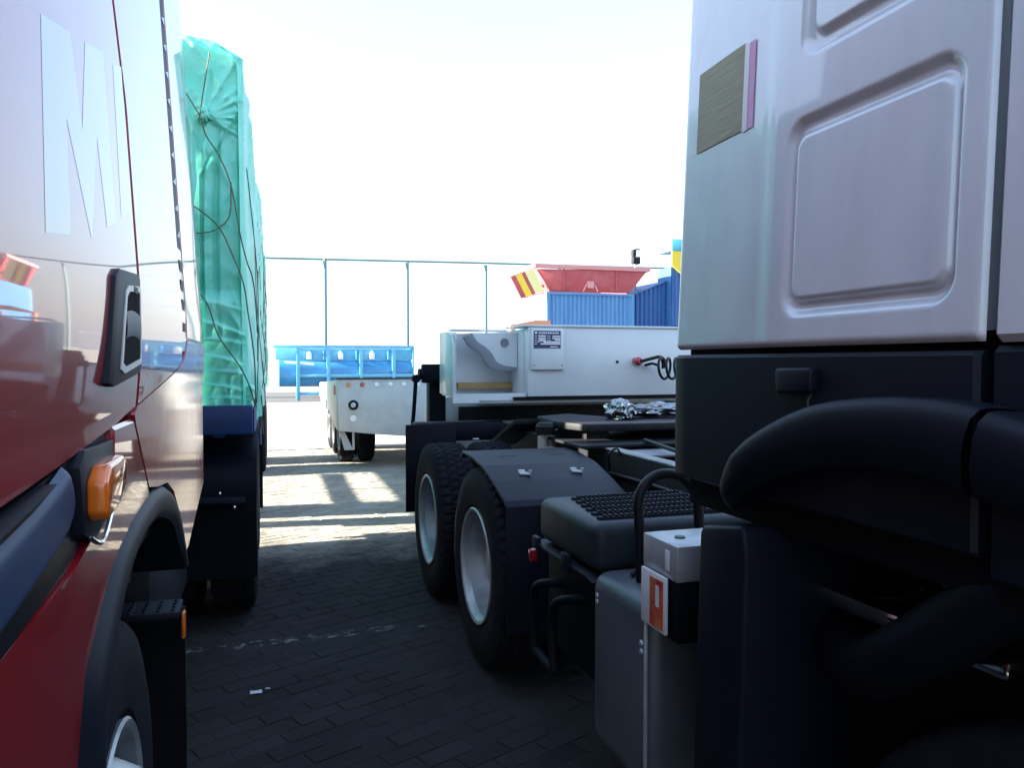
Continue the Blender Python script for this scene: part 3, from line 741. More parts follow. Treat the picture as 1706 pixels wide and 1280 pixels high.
# rope ends and frayed tails hanging below the bed
for k in range(22):
    y = random.uniform(5.2, 13.5); x = XR + random.uniform(.0, .03); L = random.uniform(.12, .38)
    MB().tube(smoothline([(x, y, 1.40), (x + .012, y + random.uniform(-.05, .05), 1.34), (x + random.uniform(-.01, .03), y + random.uniform(-.1, .1), 1.38 - L)], 3), .006, 4).build("rope_tail", ROPE, TP, smooth=60)
# bunched hem along the side
hm = MB()
for row in range(3):
    hm.tube([(XR - .002 + .016 * noise.noise(Vector((k * .5, row, 0))), YF + .02 + k * .1, 1.36 + row * .05 + .03 * noise.noise(Vector((k * .7, row, 3)))) for k in range(94)], .024, 6)
hm.build("bunched_hem", GREEN, TP, smooth=60)

TL.rotation_euler.z = TP.rotation_euler.z = R(-.5)
# ================================================================== SILVER TRACTOR (right)
ST = thing("silver_truck", "silver grey cabover tractor truck with black skirt and dark mudguard, at the right", "truck", (2.3, 1.8, 0))
def rr_sd(y, z, y0, y1, z0, z1, r):
    cx, cz = (y0 + y1) / 2, (z0 + z1) / 2; dx = abs(y - cx) - (y1 - y0) / 2 + r; dz = abs(z - cz) - (z1 - z0) / 2 + r
    return math.hypot(max(dx, 0), max(dz, 0)) + min(max(dx, dz), 0) - r
def sst(a): a = min(1, max(0, a)); return a * a * (3 - 2 * a)
def xs(y, z, emb=True):
    x = 1.05 + .043 * (z - 1.66)
    if y > 1.47: t = (y - 1.47) / .40; x += .018 * sst(t * 6) * .35 + .012 * t * t
    if y > 1.895: x += .014 * ((y - 1.895) / .03) ** 2
    if emb:
        for (y0, y1, z0, z1, iy0, iy1, iz0, iz1) in ((.985, 1.432, 1.722, 2.143, 1.004, 1.408, 1.755, 2.108), (.985, 1.40, 2.262, 2.70, 1.015, 1.37, 2.30, 2.66)):
            o_ = rr_sd(y, z, y0, y1, z0, z1, .05); i_ = rr_sd(y, z, iy0, iy1, iz0, iz1, .035)
            x += .016 * sst(-o_ / .018) - .014 * sst(-(i_ - .003) / .012)
    return x
def sidefn(u, v):
    y = .934 + (1.925 - .934) * u; z = 1.662 + (2.80 - 1.662) * v
    x = xs(y, z)
    e = min(y - .934, z - 1.662)
    if e < .012: x += .012 * (1 - e / .012) ** 2
    return (x, y, z)
sp_ = MB(); sp_.grid(sidefn, 160, 190, flip=True)
sp_.box(1.10, 1.13, .934, 1.86, 1.662, 2.80)
spn = sp_.build("sleeper_side_panel", SILVER, ST, smooth=60)
up_ = MB(); up_.grid(lambda u, v: (xs(.934 + .991 * u, 2.802 + .6 * v, False) + .15 * v * v, .934 + .991 * u, 2.802 + .6 * v), 30, 10, flip=True); up_.build("upper_side_panel", SILVER, ST, smooth=60)
rows = [(z, -.2, .917) for z in zrange(1.672, 3.3, 40)]
dr = side_panel(rows, lambda y, z: xs(y, z, False), -1, 30, edge=.012).build("door", SILVER, ST)
MB().prism([(.0, 2.40), (.72, 2.40), (.66, 3.0), (.1, 3.0)], 'x', 1.075, 1.11, bev=.004).build("door_window", GLASS, dr)
core = MB(); core.box(1.14, 3.48, -.2, 1.862, 1.67, 3.4, bev=.03); core.box(1.2, 3.4, -.1, 1.6, 3.38, 3.6, bev=.08); core.build("cab_shell", SILVER, ST)
# black lower skirt of the cab
rows = [(z, .94, 1.925) for z in zrange(1.33, 1.640, 12)]
side_panel(rows, lambda y, z: 1.052 + (.03 * ((y - 1.865) / .06) ** 2 if y > 1.865 else 0), -1, 20, edge=.008, thick=.08).build("lower_skirt", NAVYP, ST)
rows = [(z, -.2, .922) for z in zrange(1.30, 1.645, 12)]
side_panel(rows, lambda y, z: 1.055, -1, 14, edge=.010, thick=.08).build("lower_door_skirt", NAVYP, ST)
seqbox("panel_gap", VOID, ST, 1.085, 1.2, -.2, 1.86, 1.25, 1.68)
seqbox("rear_wall_skirt", NAVYP, ST, 1.14, 3.46, 1.84, 1.89, 1.345, 1.66)
fl = MB(); fl.prism([(1.307, 1.567), (1.416, 1.563), (1.42, 1.617), (1.305, 1.619)], 'x', 1.03, 1.06, bev=.008, seg=3); fl.build("filler_flap", NAVYP, ST)
MB().tube(smoothline([(1.043, 1.315, 1.566), (1.038, 1.318, 1.545), (1.042, 1.312, 1.53)], 4), .003, 5).build("flap_tether", HOSE, ST)
# bulging arch fender, in two pieces split by a seam
FO = [(1.60, 1.325), (1.528, 1.405), (1.436, 1.474), (1.26, 1.545), (1.087, 1.570), (.96, 1.572), (.863, 1.560), (.70, 1.515), (.5, 1.41), (.3, 1.25)]
FI = [(1.565, 1.275), (1.47, 1.325), (1.353, 1.372), (1.22, 1.405), (1.104, 1.419), (1.0, 1.415), (.90, 1.402), (.72, 1.37), (.55, 1.29), (.40, 1.16)]
fo = smoothline([(0, *p) for p in FO], 6); fi = smoothline([(0, *p) for p in FI], 6)
def fender(u0, u1):
    def fn(u, v):
        k = (u0 + (u1 - u0) * u) * (len(fo) - 1); i = min(int(k), len(fo) - 2); t = k - i
        a = fo[i].lerp(fo[i + 1], t); c = fi[i].lerp(fi[i + 1], t)
        prof = [(1.06, .02), (1.03, .008), (1.0, .0), (.985, .02), (.972, .10), (.968, .25), (.972, .5), (.985, .72), (.992, .80), (1.0, .84), (1.02, .84), (1.10, .78), (1.3, .65)]
        kk = v * (len(prof) - 1); j = min(int(kk), len(prof) - 2); tt_ = kk - j
        px = prof[j][0] + (prof[j + 1][0] - prof[j][0]) * tt_; pv_ = prof[j][1] + (prof[j + 1][1] - prof[j][1]) * tt_
        p = a.lerp(c, pv_); tip = min(1, k / 8); p.x = 1.05 + (px - 1.05) * (.35 + .65 * tip ** .6); return p
    b = MB(); b.grid(fn, 40, 24); return b
fender(0, .655).build("wheel_arch_fender", NAVYP, ST, smooth=55)
fender(.668, 1).build("front_arch_fender", NAVYP, ST, smooth=55)
# under-cab: inner arch, step column, intake pipe, hose, battery etc
ia = MB(); ia.box(1.30, 1.36, -.2, 1.84, .5, 1.66); ia.box(1.15, 3.4, -.2, 1.83, 1.50, 1.66); ia.box(1.36, 3.2, -.2, 3.0, .5, .62)
ia.build("inner_arch", VOID, ST)
wheel(FRONT, ST, 1.10, .80, .53, -1); wheel(FRONT, ST, 3.50, .80, .53, 1)
sc_ = MB(); sc_.prism([(1.70, .40), (1.665, 1.215), (1.655, 1.235), (1.49, 1.265), (1.475, 1.21), (1.50, .40)], 'x', 1.0, 1.32, bev=.018, seg=3); sc_.build("mudguard_column", NAVYP, ST)
ip = MB(); ip.tube(smoothline([(1.20, 1.62, 1.22), (1.16, 1.57, 1.29), (1.17, 1.48, 1.345), (1.22, 1.36, 1.37), (1.3, 1.2, 1.38)], 8), .062, 16); ip.build("intake_pipe", NAVYP, ST, smooth=60)
ch_ = MB()
pl_ = smoothline([(1.30, 1.55, 1.02), (1.20, 1.38, .99), (1.14, 1.25, 1.02), (1.12, 1.10, 1.12), (1.14, .95, 1.25), (1.2, .80, 1.36)], 16)
ch_.tube(pl_, [.060 + .0013 * (i % 2) for i in range(len(pl_))], 18); ch_.build("corrugated_hose", BLACKP, ST, smooth=20)
seqbox("shelf_plate", GREYM, ST, 1.12, 1.295, 1.10, 1.27, 1.335, 1.343)
bt = MB(); bt.box(1.20, 1.29, 1.0, 1.5, 1.08, 1.12, bev=.01); bt.tube([(1.17, 1.1, 1.23), (1.17, 1.06, 1.20)], .012, 8); bt.tube([(1.17, 1.1, 1.29), (1.17, 1.1, 1.24)], .008, 8)
bt.tube(smoothline([(1.2, 1.3, 1.14), (1.18, 1.2, 1.17), (1.17, 1.15, 1.21)], 4), .004, 5); bt.build("shift_linkage", CHROME, ST)
# aluminium tank with rounded corners
tk = MB(); tk.box(1.045, 1.60, 2.02, 2.44, .34, .925, bev=.055, seg=4); tank = tk.build("tank", ALU, ST, smooth=50)
for y, z in ((2.38, .85), (2.38, .83), (2.06, .80), (2.06, .775)): MB().lathe((1.047, y, z), 'x', [(.0, .010), (-.005, .008), (-.007, 0)], 8).build("rivet", ALUL, tank)
tk = MB(); tk.prism([(2.025, .36), (2.035, .36), (2.035, .90), (2.025, .90)], 'x', 1.04, 1.05, bev=.002); tk.build("tank_strap", ALUL, tank)
cbx = MB(); cbx.box(1.05, 1.34, 1.86, 2.06, 1.03, 1.13, bev=.006); ctrl = cbx.build("control_box", ALUL, ST)
MB().lathe((1.115, 1.96, 1.1305), 'z', [(0, .016), (.004, .015), (.004, 0)], 14).build("cap", mat("green_cap", (.02, .16, .10), .5), ctrl)
MB().box(1.046, 1.05, 1.90, 1.92, 1.055, 1.11, bev=.001).build("latch", PLATEW, ctrl)
seqbox("control_box_base", BLACKP, ST, 1.056, 1.34, 1.864, 2.055, .86, 1.028)
stk = MB(); stk.box(1.036, 1.047, 1.90, 2.045, .875, 1.035, bev=.004); mk = stk.build("side_reflector", PLATEW, ST)
MB().box(1.0335, 1.0358, 1.91, 1.985, .885, 1.022).build("reflector_face", STAIN, mk, smooth=0)
MY = Matrix(((0, 0, -1, 0), (-1, 0, 0, 0), (0, 1, 0, 0), (0, 0, 0, 1)))
MB().box(1.0328, 1.0334, 1.93, 1.95, .945, 1.005).build("print_strip", PLATEW, mk, smooth=0)
# battery cover with toothed tread ribs
bc = MB(); bc.box(1.055, 1.70, 2.42, 3.0, .905, 1.078, bev=.04, seg=4); cov = bc.build("battery_cover", mat("cover_grey_plastic", (.014, .020, .027), .5, spec=.35, col2=(.022, .029, .036), nscale=9, bump=.08, bscale=200), ST, smooth=50)
rb = [2.50 + k * .078 for k in range(6)]
for k, y in enumerate(rb):
    b = MB(); b.prism([(y - .019, 1.077), (y - .014, 1.088), (y + .014, 1.088), (y + .019, 1.077)], 'x', 1.10 + .012 * k, 1.655, bev=.003)
    nt_ = 24
    for q_ in range(nt_):
        x = 1.12 + .012 * k + q_ * (.52 - .012 * k) / nt_
        b.box(x, x + .010, y - .012, y + .012, 1.087, 1.093)
    b.build("tread_rib", BLACKP, cov, smooth=0)
lip = MB(); lip.prism([(2.40, .885), (2.46, .898), (3.02, .898), (3.02, .885)], 'x', 1.035, 1.72, bev=.004); lip.box(1.028, 1.05, 2.62, 2.68, .86, .93, bev=.004); lip.box(1.03, 1.05, 2.95, 3.01, .87, .92, bev=.004)
lip.build("battery_tray", NAVYP, ST)
seqbox("battery_or_shade_box", BLACKP, ST, 1.09, 1.68, 2.46, 2.98, .5, .884, bev=.01)
MB().lathe((1.05, 3.03, .83), 'x', [(.0, .03), (-.02, .028), (-.026, 0)], 14).build("red_lamp", REDLENS, ST)
st = MB()
st.tube(smoothline([(1.12, 2.80, .77), (1.05, 2.84, .765), (1.032, 2.96, .72), (1.03, 2.985, .63), (1.03, 2.98, .52), (1.03, 2.96, .455)], 6), .018, 10)
st.tube(smoothline([(1.12, 2.58, .775), (1.05, 2.62, .765), (1.032, 2.73, .72), (1.03, 2.77, .64), (1.03, 2.765, .52), (1.03, 2.745, .455)], 6), .018, 10)
st.tube([(1.03, 2.98, .462), (1.03, 2.735, .452)], .018, 10)
st.build("access_step", BLACKP, ST, smooth=60)
hp = MB(); hp.tube(smoothline([(1.137, 2.24, .88), (1.134, 2.25, 1.097), (1.13, 2.25, 1.18), (1.150, 2.25, 1.232), (1.19, 2.25, 1.262), (1.233, 2.25, 1.268), (1.285, 2.25, 1.255), (1.33, 2.25, 1.21), (1.347, 2.25, 1.15), (1.35, 2.24, .95)], 6), .0165, 12); hp.build("grab_hoop", HOSE, ST, smooth=60)
MB().tube(smoothline([(1.13, 2.3, .93), (1.2, 2.28, .98), (1.36, 2.2, 1.07)], 5), .009, 8).build("cable", HOSE, ST, smooth=60)
# chassis rails
for x0, x1 in ((1.87, 1.95), (2.65, 2.73)):
    rl = MB(); rl.box(x0 + .002, x0 + .012, .2, 6.25, .84, 1.118); rl.box(x0 + .012, x1, .2, 6.25, .84, .852); rail = rl.build("frame_rail", DARKFR, ST)
    MB().box(x0, x1, .2, 6.25, 1.12, 1.13, bev=.002).build("rail_flange", RAILTOP, rail)
    if x0 < 2:
        for k in range(26): 
            MB().lathe((x0 + .002, 2.0 + k * .13, .90 + .02 * (k % 2)), 'x', [(0, .015), (-.014, .015), (-.016, 0)], 6).build("rail_bolt", DARKFR, rail)
cm = MB()
for y in (2.2, 3.1, 3.95, 4.7, 5.4, 6.2): cm.box(1.95, 2.65, y, y + .1, .86, 1.10)
cm.box(1.5, 3.1, 3.92, 4.18, .42, .66, bev=.05); cm.box(1.5, 3.1, 5.22, 5.48, .42, .66, bev=.05); cm.box(2.15, 2.45, 2.0, 5.3, .6, .75)
cm.box(1.75, 1.869, 4.2, 5.2, .7, 1.0); cm.build("crossmember", DARKFR, ST)
gs = MB(); gs.prism([(1.955, 3.90), (2.42, 3.82), (2.30, 4.25), (1.955, 4.35)], 'z', 1.10, 1.112, bev=.002); gs.build("gusset_plate", GREYM, ST)
for y in (4.05, 5.36):
    for x, f in ((1.05, -1), (1.38, -1), (3.55, 1), (3.22, 1)): wheel(DUAL, ST, x, y, .53, f)
# mudguard over the first drive wheel: slanted lid with bracket holes + front flap
mg = MB(); mg.prism([(4.45, 1.082), (4.40, 1.112), (4.18, 1.108), (3.95, 1.082), (3.75, 1.03), (3.545, .965), (3.515, .94), (3.50, .33), (3.515, .33), (3.53, .93), (3.56, .952), (3.75, 1.015), (3.95, 1.068), (4.18, 1.093), (4.38, 1.098), (4.43, 1.07)], 'x', 1.075, 1.72, bev=.003); mgo = mg.build("mudguard", NAVYP, ST)
for x in (1.22, 1.52): MB().box(x, x + .10, 4.14, 4.165, 1.095, 1.1045).build("bracket_slot", VOID, mgo, smooth=0)
for x in (1.24, 1.53):
    bb = MB(); bb.tube([(x, 3.82, 1.052), (x + .05, 3.80, 1.05), (x + .05, 3.80, 1.07)], .010, 8); bb.lathe((x + .02, 3.85, 1.052), 'z', [(0, .02), (.014, .018), (.014, 0)], 8); bb.build("wing_bolt", ALUL, mgo)
pst = MB(); pst.lathe((1.69, 4.72, .98), 'z', [(0, .035), (.17, .035), (.17, .02), (.2, .02)], 14); pst.lathe((1.75, 4.74, .98), 'z', [(0, .03), (.17, .03), (.18, 0)], 14)
pst.build("spring_pin", ALUL, ST); MB().lathe((1.70, 4.70, 1.185), 'z', [(-.02, .055), (.03, .065), (.055, .05), (.06, 0)], 16).build("spring_cap", DARKFR, ST)
MB().tube(smoothline([(1.83, 4.0, 1.02), (1.80, 3.95, 1.11), (1.84, 3.93, 1.15), (1.88, 3.95, 1.10)], 5), .007, 6).build("cable_loop", HOSE, ST, smooth=60)
# service hoses and cable runs along the frame
for k, (a_, b_) in enumerate((((2.05, 1.95, 1.35), (2.15, 4.2, 1.16)), ((2.20, 1.95, 1.42), (2.35, 4.1, 1.17)))):
    MB().tube(smoothline([a_, (a_[0] - .02, 2.5, 1.18), (a_[0] + .05, 3.2, 1.125), b_], 8), .013, 8).build("service_hose", HOSE, ST, smooth=60)
MB().tube(smoothline([(1.86, 2.0, 1.0), (1.858, 2.8, .985), (1.856, 3.4, 1.005), (1.858, 4.3, .99)], 8), .012, 8).build("cable_run", HOSE, ST, smooth=60)
for y in (2.6, 3.1, 3.6): seqbox("cable_clip", ALUL, ST, 1.84, 1.87, y, y + .025, .98, 1.015, bev=.002)
for k in range(3): MB().tube(smoothline([(1.80, 4.45 + k * .05, 1.0), (1.70, 4.42 + k * .05, 1.09), (1.60, 4.46 + k * .05, 1.07), (1.55, 4.5 + k * .05, .95)], 5), .012, 8).build("brake_hose", HOSE, ST, smooth=60)
# fifth wheel
fw = MB(); fw.prism([(1.85, 4.35), (2.75, 4.35), (2.85, 4.7), (2.80, 5.15), (2.50, 5.35), (2.36, 5.0), (2.24, 5.0), (2.10, 5.35), (1.80, 5.15), (1.75, 4.7)], 'z', 1.205, 1.25, bev=.008); fw.box(1.9, 2.05, 4.5, 5.0, 1.13, 1.205); fw.box(2.55, 2.7, 4.5, 5.0, 1.13, 1.205)
fw.build("fifth_wheel", DARKFR, ST)
fwp = MB(); fwp.box(1.72, 2.95, 4.15, 5.3, 1.131, 1.145); fwp.build("coupling_plate", DARKFR, ST)
rp = MB(); rp.prism([(5.1, 1.20), (5.1, 1.235), (5.75, 1.02), (5.75, .99)], 'x', 1.62, 1.83, bev=.004); rp.build("guide_ramp", DARKFR, ST)
# rear light beam and flap
bm_ = MB(); bm_.box(1.10, 1.80, 6.02, 6.20, 1.0, 1.15, bev=.02); bm_.build("tail_beam", BLACKP, ST)
MB().lathe((1.70, 6.11, 1.075), 'x', [(0, .0), (0, .085), (.12, .085), (.14, .06), (.14, 0)], 18).build("air_cylinder", BLACKP, ST)
for x in (1.28, 1.56): seqbox("number_light", PLATEW, ST, x, x + .05, 6.012, 6.018, 1.01, 1.02, bev=.001)
seqbox("mud_flap", BLACKP, ST, 1.02, 1.42, 6.0, 6.015, .46, 1.14)
# stickers on the cab corner
def patch(y0, y1, z0, z1, off, name, m, skew=0.0, n=10):
    b = MB()
    def fn(u, v):
        y = y0 + (y1 - y0) * u + skew * v; z = z0 + (z1 - z0) * v
        return (xs(y, z, False) - off, y, z)
    b.grid(fn, n, n); return b.build(name, m, ST, smooth=60)
patch(1.617, 1.835, 2.178, 2.385, .0025, "paper_sticker", OLIVE)
patch(1.596, 1.6165, 2.173, 2.38, .003, "sticker_edge", PLATEW)
patch(1.572, 1.5955, 2.175, 2.378, .0025, "sticker_margin", PINK)

# ================================================================== LOWBED TRAILER
LB = thing("lowbed_trailer", "white lowbed trailer with gooseneck hitched to the silver truck and data plate on its front", "trailer", (2.6, 9.5, 0))
gn = MB()
gn.box(2.02, 4.10, 6.0, 6.10, 1.348, 1.915, bev=.004); gn.box(1.98, 4.14, 5.985, 6.5, 1.915, 1.932, bev=.003)
gn.build("gooseneck_front", WHITEP, LB)
g2 = MB(); g2.box(1.42, 2.018, 6.50, 6.53, 1.35, 1.87); g2.box(2.02, 4.10, 6.11, 8.6, 1.35, 1.90); g2.build("gooseneck_body", WHITEP, LB)
g3 = MB(); g3.prism([(6.04, 1.36), (6.04, 1.76), (6.10, 1.84), (6.22, 1.875), (6.54, 1.875), (6.54, 1.36)], 'x', 1.405, 1.42, bev=.003); g3.build("gooseneck_side", WHITEP, LB)
g4 = MB(); g4.box(1.42, 2.015, 6.05, 6.5, 1.345, 1.362); g4.box(1.405, 2.015, 6.03, 6.048, 1.30, 1.375); g4.build("niche_floor", WHITEP, LB)
g4 = MB(); g4.box(1.41, 1.62, 6.06, 6.15, 1.8755, 1.89); g4.box(1.5, 1.98, 6.46, 6.6, 1.892, 1.905); g4.build("niche_roof", WHITEP, LB)
for x in (1.45, 1.485): MB().box(x, x + .009, 6.30, 6.50, 1.364, 1.874, bev=.002).build("stiffener_rib", WHITEP, LB)
seqbox("tan_strip", TAN, LB, 1.54, 2.018, 6.42, 6.498, 1.40, 1.452, bev=.004)  # tan strip across the back of the niche
sg = smoothline([(1.62, 0, 1.87), (1.665, 0, 1.80), (1.735, 0, 1.755), (1.79, 0, 1.70), (1.83, 0, 1.635), (1.90, 0, 1.60), (2.015, 0, 1.585)], 5)
gus = MB(); prof = [(p.x, p.z) for p in sg] + [(2.016, 1.873)]
gus.prism(prof, 'y', 6.28, 6.49); gus.build("curved_gusset", WHITEP, LB)
MB().prism([(p.x - .0, p.z) for p in sg] + [(p.x - .075, p.z - .035) for p in reversed(sg)], 'y', 6.262, 6.30, bev=.002).build("gusset_edge_shade", GREYM, LB)  # grey colour stands for the shade on the gusset's cut edge
MB().lathe((1.905, 6.279, 1.79), 'y', [(0, .038), (-.006, .036), (-.006, .028), (.0, .026), (.0, 0)], 24).build("lightening_hole", GREYM, LB)
# data plate box
pb = MB(); pb.box(2.04, 2.32, 5.965, 5.999, 1.565, 1.90, bev=.006); plate_box = pb.build("plate_holder", WHITEP, LB)
MB().box(2.055, 2.288, 5.961, 5.9645, 1.74, 1.882, bev=.001).build("data_plate", BLUED, plate_box, smooth=0)
pf = MB()
def pr(u0, u1, v0, v1): pf.box(2.055 + .233 * u0, 2.055 + .233 * u1, 5.9596, 5.9608, 1.882 - .142 * v1, 1.882 - .142 * v0)
for v in (.26, .40, .52): pr(.17, .44, v, v + .085)
pr(.69, .98, .27, .35); pr(.69, .98, .40, .47); pr(.78, .98, .49, .56); pr(.36, .98, .60, .69); pr(.25, .98, .71, .79)
for k in range(3):
    pr(.03, .13, .28 + .12 * k, .31 + .12 * k); pr(.48, .62, .28 + .12 * k, .31 + .12 * k)
pr(.03, .2, .63, .66); pr(.03, .12, .74, .77); pr(.6, .88, .89, .94)
for k in range(9): pr(.18 + k * .085, .18 + k * .085 + .06, .08, .17)
pr(.04, .12, .06, .18)
pf.build("plate_fields", PLATEW, plate_box, smooth=0)
for x, z in ((2.06, 1.60), (2.30, 1.60)): MB().lathe((x, 5.965, z), 'y', [(0, .007), (-.004, .006), (-.005, 0)], 8).build("screw", GREYM, plate_box)
# air couplings and coiled hose
MB().lathe((2.81, 6.0, 1.63), 'y', [(0, .012), (-.008, .012), (-.008, 0)], 10).build("plug", BLACKP, LB)
MB().lathe((2.985, 5.999, 1.635), 'y', [(0, .036), (-.05, .036), (-.06, .022), (-.10, .02), (-.10, 0)], 14).build("air_coupling", REDLENS, LB)
hz = MB(); hz.tube(smoothline([(2.985, 5.90, 1.635), (3.06, 5.84, 1.66), (3.10, 5.80, 1.67), (3.12, 5.75, 1.64), (3.115, 5.76, 1.58)], 6), .014, 8)
hel = []
for k in range(5 * 20 + 1):
    a = k / 20 * 2 * math.pi; c_ = Vector((3.05, 5.72, 1.575)) + Vector((.06, -.02, 0)) * (k / 20)
    e1 = Vector((.76, .65, 0)); hel.append(c_ + e1 * math.cos(a) * .085 + Vector((0, 0, 1)) * math.sin(a) * .085)
hz.tube(hel, .011, 8); hz.tube(smoothline([hel[-1], (3.7, 5.0, 1.6), (3.6, 3.5, 1.7), (3.4, 1.95, 1.75)], 8), .011, 8)
hz.build("coiled_air_hose", HOSE, LB, smooth=60)
MB().tube(smoothline([(3.06, 5.98, 1.60), (3.10, 5.93, 1.615), (3.15, 5.92, 1.60)], 4), .012, 6).build("hose_clip", BLACKP, LB)
# underside of the gooseneck
us_ = MB(); us_.prism([(5.99, 1.345), (6.0, 1.318), (8.8, 1.30), (8.8, 1.344)], 'x', 1.9, 4.1); us_.build("skid_plate", DARKFR, LB)
us_ = MB(); us_.box(1.7, 1.98, 6.12, 6.3, 1.30, 1.344, bev=.004); us_.prism([(6.02, 1.322), (6.10, 1.346), (6.10, 1.30), (6.03, 1.295)], 'x', 1.62, 4.1); us_.build("lower_edge", WHITES, LB)
nk = MB()
arcp = [(1.47, .75), (1.47, 1.16), (1.50, 1.24), (1.56, 1.285), (1.66, 1.295), (3.9, 1.295), (3.9, .75)]
nk.prism(arcp, 'y', 7.3, 7.55, bev=.012); nk.build("neck_riser", WHITES, LB)
seqbox("neck_shadow_beam", DARKFR, LB, 1.75, 3.8, 7.24, 7.299, 1.06, 1.20)
# low deck
dk = MB(); dk.box(2.48, 3.9, 7.56, 11.93, .52, .76); dk.build("low_deck", WHITES, LB)
for y in (8.4, 9.3, 10.2, 11.1): seqbox("outrigger", WHITES, LB, 2.36, 2.479, y, y + .08, .58, .70)
# wheel deck with the wide front face
face = [(1.0, 1.365), (2.6, 1.365), (4.1, 1.365), (4.1, .45), (2.3, .46), (1.60, .52), (1.02, .59)]
fd = MB(); fd.prism(face, 'y', 11.96, 11.995, bev=.003); wf = fd.build("wheel_deck_face", WHITES, LB)
seqbox("face_cap", DARKFR, wf, .985, 4.12, 11.94, 12.02, 1.366, 1.384)
sdp = MB(); sdp.prism([(12.0, .60), (12.0, 1.36), (15.6, 1.22), (15.6, .80), (13.6, .80), (12.5, .62)], 'x', 1.0, 1.02, bev=.002); sdp.build("deck_side", WHITES, LB)
td = MB(); td.prism([(12.02, 1.345), (12.02, 1.362), (15.6, 1.225), (15.6, 1.20)], 'x', 1.021, 4.1); td.build("wheel_deck_top", WHITES, LB)
seqbox("tail_block", WHITES, LB, .97, 1.10, 15.2, 15.62, .95, 1.24, bev=.04)
td = MB(); td.prism([(.99, .76), (1.03, .76), (1.24, .30), (1.24, .62), (1.25, .76), (1.27, .76), (1.27, .28), (1.12, .28)], 'y', 12.1, 12.16); td.build("mudguard_bracket", WHITES, LB)
for k, x in enumerate((1.168, 1.374, 1.592, 1.80, 2.01, 2.222)):
    m_ = (AMBER, REDLENS, LAMPW, LAMPW, LAMPW, LAMPW)[k]
    MB().lathe((x, 11.958, 1.285), 'y', [(0, .038), (-.012, .034), (-.018, 0)], 12).build("reflector", m_ if k > 1 else (ORANGE if k == 0 else HRED), wf)
MB().lathe((1.238, 11.958, .975), 'y', [(0, .075), (-.02, .075), (-.025, .05), (-.01, .045), (-.01, 0)], 20).build("lamp_ring", BLACKP, wf)
MB().lathe((1.238, 11.944, .975), 'y', [(0, .042), (-.008, .03), (-.01, 0)], 16).build("lamp_lens", ALUL, wf)
MB().lathe((1.237, 11.958, .774), 'y', [(0, .052), (-.012, .048), (-.014, 0)], 18).build("round_reflector", LAMPW, wf)
seqbox("red_marker", HRED, LB, .985, .999, 12.25, 12.5, 1.12, 1.26)
seqbox("hanging_strap", TAN, LB, .99, .999, 14.2, 14.3, .55, .95)
for y in (13.0, 14.1, 15.1):
    for x in (1.10, 1.42, 2.9, 3.4): wheel(SMALL, LB, x, y, .42, -1)
# landing gear with gearbox and crank rod
lgb = MB(); lgb.box(1.40, 1.55, 6.95, 7.10, .42, 1.60, bev=.006); lgb.build("landing_leg", BLACKP, LB)
lgb = MB(); lgb.box(1.32, 1.56, 6.86, 6.948, 1.44, 1.61, bev=.014); lgb.lathe((1.31, 6.90, 1.52), 'x', [(-.02, 0), (-.02, .05), (.02, .05)], 14); lgb.box(1.5, 1.56, 6.9, 6.949, 1.36, 1.44)
lgb.build("gearbox", BLACKP, LB)
cr = MB(); cr.tube([(1.232, 6.88, 1.06), (1.248, 6.88, 1.25), (1.262, 6.88, 1.47)], .018, 8); cr.lathe((1.262, 6.88, 1.48), 'y', [(-.03, 0), (-.03, .038), (.03, .038), (.03, 0)], 12); cr.tube([(1.262, 6.88, 1.48), (1.33, 6.88, 1.49)], .015, 8); cr.build("crank_rod", BLACKP, LB)
for k in range(5): MB().lathe((1.53, 6.945, 1.02 + k * .1), 'y', [(0, .012), (-.012, .01), (-.012, 0)], 6).build("leg_bolt", BLACKP, LB)

# foil bundles lying on the coupling
def foil(name, c, s_, seed, label):
    b = bmesh.new(); bmesh.ops.create_icosphere(b, subdivisions=4, radius=1)
    for v in b.verts:
        d = v.co.normalized(); q_ = d * 2.2 + Vector((seed, 0, 0))
        k = 1 + .35 * noise.noise(q_) + .22 * (abs(noise.noise(q_ * 2.5)) - .3) + .16 * (abs(noise.noise(q_ * 6)) - .25)
        v.co = Vector((c[0] + d.x * k * s_[0], c[1] + d.y * k * s_[1], max(c[2] - s_[2] * .86, c[2] + d.z * k * s_[2])))
    m_ = MB(); m_.merge(b); o = m_.build(name, FOIL, None, smooth=18)
    o["label"] = label; o["category"] = "foil bundle"; o["group"] = "foil bundles on the hitch"; return o
foil("foil_bundle", (2.235, 4.72, 1.305), (.10, .12, .075), 3.1, "crumpled dark silver foil ball lying on the truck hitch below the white gooseneck")
foil("foil_bundle", (2.56, 4.80, 1.30), (.24, .10, .05), 8.4, "long bright foil wrapped roll lying right of the crumpled foil ball")

